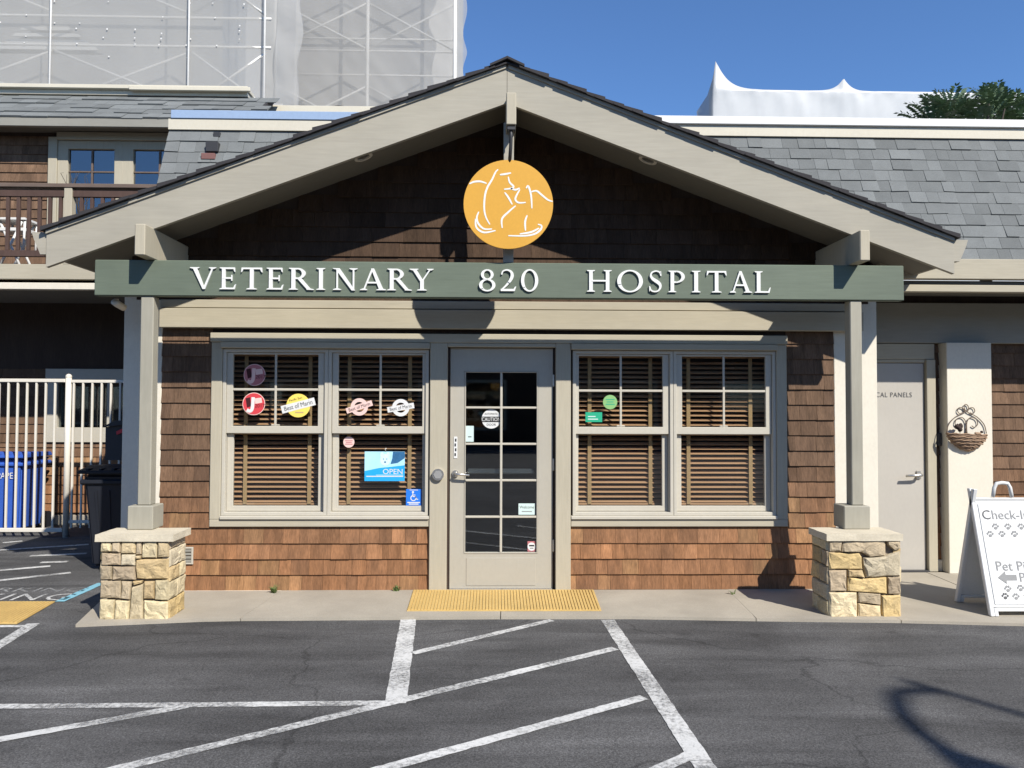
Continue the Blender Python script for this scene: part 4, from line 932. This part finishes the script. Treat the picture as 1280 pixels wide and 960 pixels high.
# ------------------------------------------------------------------ white fence, bins, drop box
fe = thing('metal_fence', (-5.5,2.7,0), 'white metal picket fence and gate in front of the bins', 'fence')
tube('post', [(-4.975,2.70,.0),(-4.975,2.70,1.86)], .033, 'white_metal', fe, 12); lump('post_cap', (-4.975,2.70,1.865), .036, 'white_metal', fe, 0, 1, 2)
box('rail', -8.4, -5.01, 2.68, 2.72, 1.80, 1.84, 'white_metal', fe); box('rail', -8.4, -5.01, 2.68, 2.72, .06, .105, 'white_metal', fe)
box('rail', -4.94, -2.99, 2.685, 2.715, 1.795, 1.83, 'white_metal', fe); box('rail', -4.94, -2.99, 2.685, 2.715, .16, .195, 'white_metal', fe)
pm = None
for k in range(42):
    xx = -7.60+.1075*k
    if abs(xx+4.975) < .05 or xx > -3.05: continue
    if pm is None:
        o = box('picket', xx-.011, xx+.011, 2.689, 2.711, .106, 1.799, 'white_metal', fe, .002); pm = o.data; base = WL[o.name].copy(); bx = xx
    else: link(bpy.data.objects.new('picket', pm), fe, base+Vector((xx-bx,0,0)))
def wheelie(name, x0, x1, y0, y1, h, m, label, fold=False):
    t = thing(name, ((x0+x1)/2,(y0+y1)/2,0), label, 'bin'); w = x1-x0; d = y1-y0; tp = .06
    bm = bmesh.new()
    lo = [(x0+tp,y0+tp,.03),(x1-tp,y0+tp,.03),(x1-tp,y1-.02,.03),(x0+tp,y1-.02,.03)]; hi = [(x0,y0,h),(x1,y0,h),(x1,y1,h),(x0,y1,h)]
    a = [bm.verts.new(p) for p in lo]; b = [bm.verts.new(p) for p in hi]
    bm.faces.new(a); bm.faces.new(b)
    for k in range(4): bm.faces.new((a[k],a[(k+1)%4],b[(k+1)%4],b[k]))
    bmesh.ops.bevel(bm, geom=list(bm.edges), offset=.03, segments=3, affect='EDGES'); fin('body', bm, m, t)
    for k in range(4):     # moulded ribs on the front
        u = .2+.2*k; prism('rib', [(x0+tp+(w-2*tp)*u-.012,y0+tp-.006,.10),(x0+tp+(w-2*tp)*u+.012,y0+tp-.006,.10),(x0+w*u+.012,y0+.008-.006,h-.16),(x0+w*u-.012,y0+.008-.006,h-.16)], (0,.02,0), m, t)
    bm = bmesh.new(); abox(bm, x0-.025, x1+.025, y0-.02, y1+.02, h-.10, h-.055, .012); fin('collar', bm, m, t)
    bm = bmesh.new(); aprism(bm, [(x0-.03,y0-.05,h),(x0-.03,y0-.05,h+.03),(x0-.03,y0+d*.3,h+.065),(x0-.03,y1,h+.05),(x0-.03,y1+.03,h)], (w+.06,0,0)); bmesh.ops.bevel(bm, geom=list(bm.edges), offset=.008, segments=2, affect='EDGES'); fin('lid', bm, m, t)
    for k in range(5): box('lid_rib', x0+w*(.1+.2*k)-.015, x0+w*(.1+.2*k)+.015, y0-.04, y0+.06, h+.025, h+.05, m, t, .005)
    tube('handle_bar', [(x0+.04,y1+.05,h-.03),(x1-.04,y1+.05,h-.03)], .014, m, t)
    for xx in (x0+.02, x1-.05):
        bm = bmesh.new(); r2 = bmesh.ops.create_cone(bm, cap_ends=True, segments=20, radius1=.10, radius2=.10, depth=.045); bmesh.ops.rotate(bm, verts=bm.verts, matrix=Matrix.Rotation(R(90),3,'Y')); bmesh.ops.translate(bm, verts=bm.verts, vec=(xx+.015,y1+.03,.10)); fin('wheel', bm, 'bin_black', t)
    return t
bb = wheelie('wheelie_bin', -6.16, -5.61, 2.92, 3.45, .90, 'bin_blue', 'blue recycling wheelie bin behind the white fence')
text('lettering', 'PAPER', .105, (-5.80,2.925,.655), FRONT, 'sticker_white', bb, 0, 'CENTER', .85)
wheelie('wheelie_bin', -3.80, -3.22, .82, 1.35, .90, 'bin_black', 'black wheelie bin standing in the shade beside the clinic corner')
db = thing('drop_box', (-3.85,1.75,0), 'dark metal drop box with a red tab, above the black bin', 'box')
prism('box_body', [(-3.99,1.6,.97),(-3.72,1.6,.97),(-3.72,1.6,1.34),(-3.99,1.6,1.31)], (0,.3,0), 'dark_metal', db)
prism('hood', [(-4.005,1.57,1.312),(-3.70,1.57,1.342),(-3.71,1.57,1.385),(-3.89,1.57,1.375)], (0,.35,0), 'dark_metal', db)
prism('red_tab', [(-3.87,1.585,1.23),(-3.72,1.585,1.29),(-3.73,1.585,1.33),(-3.875,1.585,1.265)], (0,.012,0), 'red', db)
box('pedestal', -3.78, -3.73, 1.7, 1.8, 0, .97, 'dark_metal', db)

# ------------------------------------------------------------------ scaffolded buildings behind
def cloth(name, x0, x1, z0, z1, y, m, parent, nx, nz, amp, seed, edge=0, sag=0):
    bm = bmesh.new(); V = []
    for j in range(nz+1):
        row = []
        for i in range(nx+1):
            u, v = i/nx, j/nz; x, z = x0+(x1-x0)*u, z0+(z1-z0)*v
            d = amp*(noise.noise(Vector((x*.55,z*.35,seed)))+.5*noise.noise(Vector((x*1.7,z*.9,seed+5)))+.30*noise.noise(Vector((x*3.1+z*2.4,z*1.3-x,seed+9))))
            if edge and u > .93: x += edge*noise.noise(Vector((z*1.4,seed,2)))*(u-.93)/.07; d += (u-.93)*1.2
            if j == 0: z += sag*noise.noise(Vector((x*.8,seed,0)))
            row.append(bm.verts.new((x, y+d, z)))
        V.append(row)
    for j in range(nz):
        for i in range(nx): bm.faces.new((V[j][i], V[j][i+1], V[j+1][i+1], V[j+1][i]))
    return fin(name, bm, m, parent, True)
s1 = thing('scaffolded_building', (-9,6.5,0), 'tall building wrapped in grey scaffold netting with a louvred gable vent showing through', 'building')
box('facade', -16, -4.75, 6.9, 9, 0, 13, 'rendered_wall', s1, 0)
cloth('netting', -14, -3.36, 5.5, 12.5, 5.62, 'net', s1, 130, 80, .03, 1.3, .10)
for x in (-11.2,-9.07,-6.935,-4.80,-3.62): tube('scaffold_tube', [(x,5.57,4.4),(x,5.57,12.5)], .015, 'tube', s1, 8)
for z in (7.2,7.66,9.4): tube('scaffold_tube', [(-14,5.68,z),(-3.55,5.68,z)], .022, 'tube', s1, 6)
for x in (-11.2,-9.07,-6.935): 
    for z0 in (6.27,7.72): tube('scaffold_brace', [(x+.02,5.67,z0+.83),(x+2.11,5.67,z0)], .019, 'tube', s1, 6); tube('scaffold_brace', [(x+.02,5.67,z0),(x+2.11,5.67,z0+.83)], .019, 'tube', s1, 6)
for z0 in (6.27,7.72): tube('scaffold_brace', [(-4.78,5.67,z0+.83),(-3.64,5.67,z0)], .019, 'tube', s1, 6); tube('scaffold_brace', [(-4.78,5.67,z0),(-3.64,5.67,z0+.83)], .019, 'tube', s1, 6)
vt = prism('gable_vent', [(-8.0,5.99,7.22),(-6.35,5.99,7.22),(-6.9,5.99,7.66),(-7.35,5.99,7.66)], (0,.06,0), 'rendered_wall', s1)
for k in range(4):
    z = 7.24+k*.105; ins = .14*k; prism('louvre', [(-8.0+ins*.9,5.93,z),(-6.38-ins,5.93,z),(-6.43-ins,5.93,z+.055),(-7.95+ins*.9,5.93,z+.055)], (0,.03,0), 'white_coping', vt)
bm = bmesh.new()
for z in (7.85,7.62,7.50,7.42,7.36,7.28,7.18,6.98):
    for x in [-8.2+.42*k+rnd.uniform(-.05,.05) for k in range(11)]:
        if rnd.random() < .45: abox(bm, x, x+.018, 5.60, 5.605, z+rnd.uniform(-.01,.01), z+.018)
tag(fin('net_tie', bm, 'white_coping', s1), kind='stuff')
cloth('bunched_sheet', -3.45, -3.12, 5.5, 12.5, 5.66, 'net_far', s1, 14, 60, .16, 8.1, .12)
s2 = thing('scaffolded_building', (-3,13,0), 'farther building wrapped in pale wavy scaffold sheeting rising behind the gable', 'building')
box('facade', -6.2, -.95, 12.9, 16, 0, 16, 'rendered_wall', s2, 0)
cloth('netting', -6.3, -.68, 8.52, 15, 11.55, 'net_far', s2, 110, 110, .05, 4.7, .28, .08)
for x in (-5.19,-3.02,-.96): tube('scaffold_tube', [(x,11.60,0),(x,11.60,15)], .04, 'tube', s2, 8)
for z in (9.37,9.95,10.24,12): tube('scaffold_tube', [(-5.2,11.64,z),(-.96,11.64,z)], .024, 'tube', s2, 6)
for x0, x1 in ((-5.15,-3.06),(-2.98,-1.0)):
    for z0 in (8.0,10.0,12): tube('scaffold_brace', [(x0,11.63,z0+1.08),(x1,11.63,z0)], .026, 'tube', s2, 6); tube('scaffold_brace', [(x0,11.62,z0),(x1,11.62,z0+1.08)], .026, 'tube', s2, 6)
bm = bmesh.new(); atube(bm, [(-5.4+4.6*k/16, 11.5, 8.52+.05*math.sin(k*1.3)) for k in range(17)], .02, 6); fin('hem_rope', bm, 'dark_metal', s2)

# shrink-wrapped building
ww = thing('wrapped_building', (8,10,0), 'building sealed in smooth white shrink wrap with pointed peaks, behind the grey roof', 'building')
def crest(x):
    z = 8.03
    for px, hgt, wl_, wr in ((4.50,.58,.06,.24),(7.15,.26,.15,.14)):
        d = (x-px)/(wr if x > px else wl_); z = max(z, 8.03+hgt*math.exp(-abs(d)**1.15))
    return z
xs = sorted([4.43+.035*k for k in range(int((14-4.43)/.035))])
bm = bmesh.new(); V = []
for x in xs:
    zt = crest(x); col_ = []
    for z in (0, 5, 6.8, 7.4, 7.7, 7.85, 7.95, 8.0, zt):
        pull = .10*max(0, zt-8.03)*math.exp(-((8.05-z)/.3)**2) if z < 8.03 else 0
        col_.append(bm.verts.new((x, 9+.012*noise.noise(Vector((x*1.5,z*2,3)))+.010*noise.noise(Vector((x*5,z*7,7)))-pull*.6, z)))
    col_.append(bm.verts.new((x, 9.35, 8.03+(zt-8.03)*.1))); col_.append(bm.verts.new((x, 10.2, 8.03)))
    V.append(col_)
for a, b in zip(V, V[1:]):
    for k in range(len(a)-1): bm.faces.new((a[k], b[k], b[k+1], a[k+1]))
bm.faces.new(V[0][:]); fin('wrap_sheet', bm, 'wrap', ww, True)
# tree behind the roof
tr = thing('tree', (8.3,6.2,0), 'leafy green tree with feathery leaves rising above the grey roof', 'tree')
tube('trunk', [(8.3,6.2,0),(8.25,6.2,2.5),(8.2,6.2,4.4),(8.1,6.15,5.6)], [.14,.11,.08,.05], 'bark', tr, 10)
for k in range(13):
    a = rnd.uniform(0,6.28); L = rnd.uniform(.5,1.3); tube('limb', [(8.2,6.2,4.3+.09*k),(8.2+math.cos(a)*L*.5,6.2+math.sin(a)*L*.4,5.2+.05*k),(8.2+math.cos(a)*L*1.1,6.2+math.sin(a)*L*.8,5.9+.04*k)], [.04,.028,.012], 'bark', tr, 6)
lm = bmesh.new()
def compound(bm, p, d, L):
    d = d.normalized(); side = d.cross(Vector((0,0,1))); side = side.normalized() if side.length > .05 else Vector((1,0,0)); nrm = side.cross(d)
    nl = 9
    for k in range(nl+1):
        t = .15+.85*k/nl; c = p+d*(L*t)-Vector((0,0,1))*(.28*L*t*t)
        for s in (-1,1):
            ll = L*.20*(1-.45*abs(t-.5))*(1 if k < nl else .8); wv = ll*.22
            dr = (side*s*(.9 if k < nl else .25)+d*.42-nrm*.22+Vector((0,0,rnd.uniform(-.25,.1)))).normalized(); q_ = dr.cross(nrm).normalized()
            P = [c, c+dr*ll*.45+q_*wv, c+dr*ll, c+dr*ll*.45-q_*wv]
            bm.faces.new([bm.verts.new(v) for v in P])
def crown(name, c, n, spread, color, seed):
    bm = bmesh.new(); rr = random.Random(seed)
    for k in range(n):
        d = Vector((rr.uniform(-1,1), rr.uniform(-.9,.6), rr.uniform(-.15,1.05)))
        p = Vector(c)+Vector((rr.uniform(-1,1)*spread[0], rr.uniform(-1,1)*spread[1], rr.uniform(-1,1)*spread[2]))
        compound(bm, p, d, rr.uniform(.55,.95))
    fin(name, bm, 'leaf', tr, color=color)
def fronds(c, n, L0, L1, color, seed):
    bm = bmesh.new(); rr = random.Random(seed)
    for k in range(n):
        a = 2*math.pi*(k+rr.random())/n; e = rr.uniform(.05,1.25)
        d = Vector((math.cos(a)*math.cos(e), math.sin(a)*math.cos(e)*.8, math.sin(e)+.12))
        compound(bm, Vector(c)+Vector((rr.uniform(-.06,.06),rr.uniform(-.06,.06),rr.uniform(-.08,.08))), d, rr.uniform(L0,L1))
    fin('crown', bm, 'leaf', tr, color=color)
for k, (x, y, z, n) in enumerate(((7.45,5.9,6.32,20),(7.75,6.3,6.45,16),(8.25,6.0,6.42,24),(8.62,6.2,6.40,24),(9.05,6.0,6.30,24),(9.5,6.2,6.25,22),(8.0,5.9,6.1,22),(8.7,5.9,6.0,24),(9.3,6.0,5.95,24),(8.3,6.3,5.6,26),(7.3,6.0,6.15,16),(8.45,6.3,6.5,20),(9.3,6.2,6.42,20))):
    fronds((x,y,z), n, .5, .78, rnd.choice([(.12,.18,.085),(.10,.155,.07),(.14,.195,.11)]), 20+k)
    tube('limb', [(8.2,6.2,4.6),((8.2+x)/2,6.15,(z+4.8)/2),(x,y,z-.12)], [.035,.022,.006], 'bark', tr, 6)
# weeds along the wall foot
def weed(x, y, label, n, h):
    t = thing('weed', (x,y,.02), label, 'weed'); bm = bmesh.new()
    for k in range(n):
        a = rnd.uniform(0,6.28); L = h*rnd.uniform(.5,1.1); b = Vector((x+rnd.uniform(-.02,.02), y+rnd.uniform(-.015,.015), .018)); d = Vector((math.cos(a)*.5, math.sin(a)*.4, 1)).normalized(); s = Vector((-math.sin(a),math.cos(a),0))*.004
        p = [b-s, b+s, b+d*L*.6+s, b+d*L+Vector((math.cos(a),math.sin(a),-.4))*L*.25, b+d*L*.6-s]; bm.faces.new([bm.verts.new(v) for v in p])
    fin('blades', bm, 'weed', t)
weed(-1.77,-.10,'small green weed in the concrete joint below the window',34,.075); weed(-.79,-.05,'low dry weed at the wall foot beside the yellow mat',26,.06); weed(1.93,-.19,'tiny weed in the concrete crack near the pier shadow',12,.05)

# street lamp behind the viewpoint: its shadow falls on the asphalt
HP = 7.2; bx_, by_ = 2.31+.651*HP, -2.09-.943*HP
sl = thing('street_lamp', (bx_,by_,0), 'dark street lamp whose hooked arm throws its shadow on the asphalt', 'lamp')
tube('pole', [(bx_,by_,0),(bx_,by_,3.0),(bx_,by_,HP)], [.07,.045,.03], 'dark_metal', sl, 12)
arm = [(bx_,by_,HP-.16),(bx_-.24,by_,HP-.19),(bx_-.47,by_,HP-.38),(bx_-.72,by_,HP-.66),(bx_-.90,by_,HP-.95)]
tube('arm', [tuple(v) for v in smooth(arm,5)], .042, 'dark_metal', sl, 10)
tube('lamp_shade', [(bx_-.90,by_,HP-.93),(bx_-.93,by_,HP-1.03),(bx_-.99,by_,HP-1.25)], [.05,.08,.16], 'dark_metal', sl, 16)
tube('base', [(bx_,by_,0),(bx_,by_,.25),(bx_,by_,.3)], [.13,.13,.08], 'dark_metal', sl, 12)

# unseen building added behind the viewpoint: blocks low sky, darkens glass reflections
ob_ = thing('sky_blocker_building', (0,-26,0), 'low dark building added out of view behind the viewpoint to block low sky light', 'building')
wh_ = [(-27+6*k, -23.5+6*k, .6, 2.6) for k in range(9)]
ow = wall_holes('wall', -30, 30, 0, 5.2, -24.3, -24.0, wh_, 'backing', ob_)
for h_ in wh_:
    wf = frame('window', h_[0], h_[1], h_[2], h_[3], -24.25, -23.96, .12, 'trim', ob_); box('pane', h_[0]+.11, h_[1]-.11, -24.14, -24.13, h_[2]+.11, h_[3]-.11, 'sky_glass', wf, 0)
prism('roof', [(-30.6,-23.3,5.0),(-30.6,-27.5,7.2),(-30.6,-31.7,5.0),(-30.6,-31.7,4.85),(-30.6,-23.3,4.85)], (61.2,0,0), 'roof_edge', ob_)
box('rear_wall', -30, 30, -31.2, -31.0, 0, 4.9, 'backing', ob_, 0)
for x in (-30,29.7): box('end_wall', x, x+.3, -31.0, -24.3, 0, 4.9, 'backing', ob_, 0)
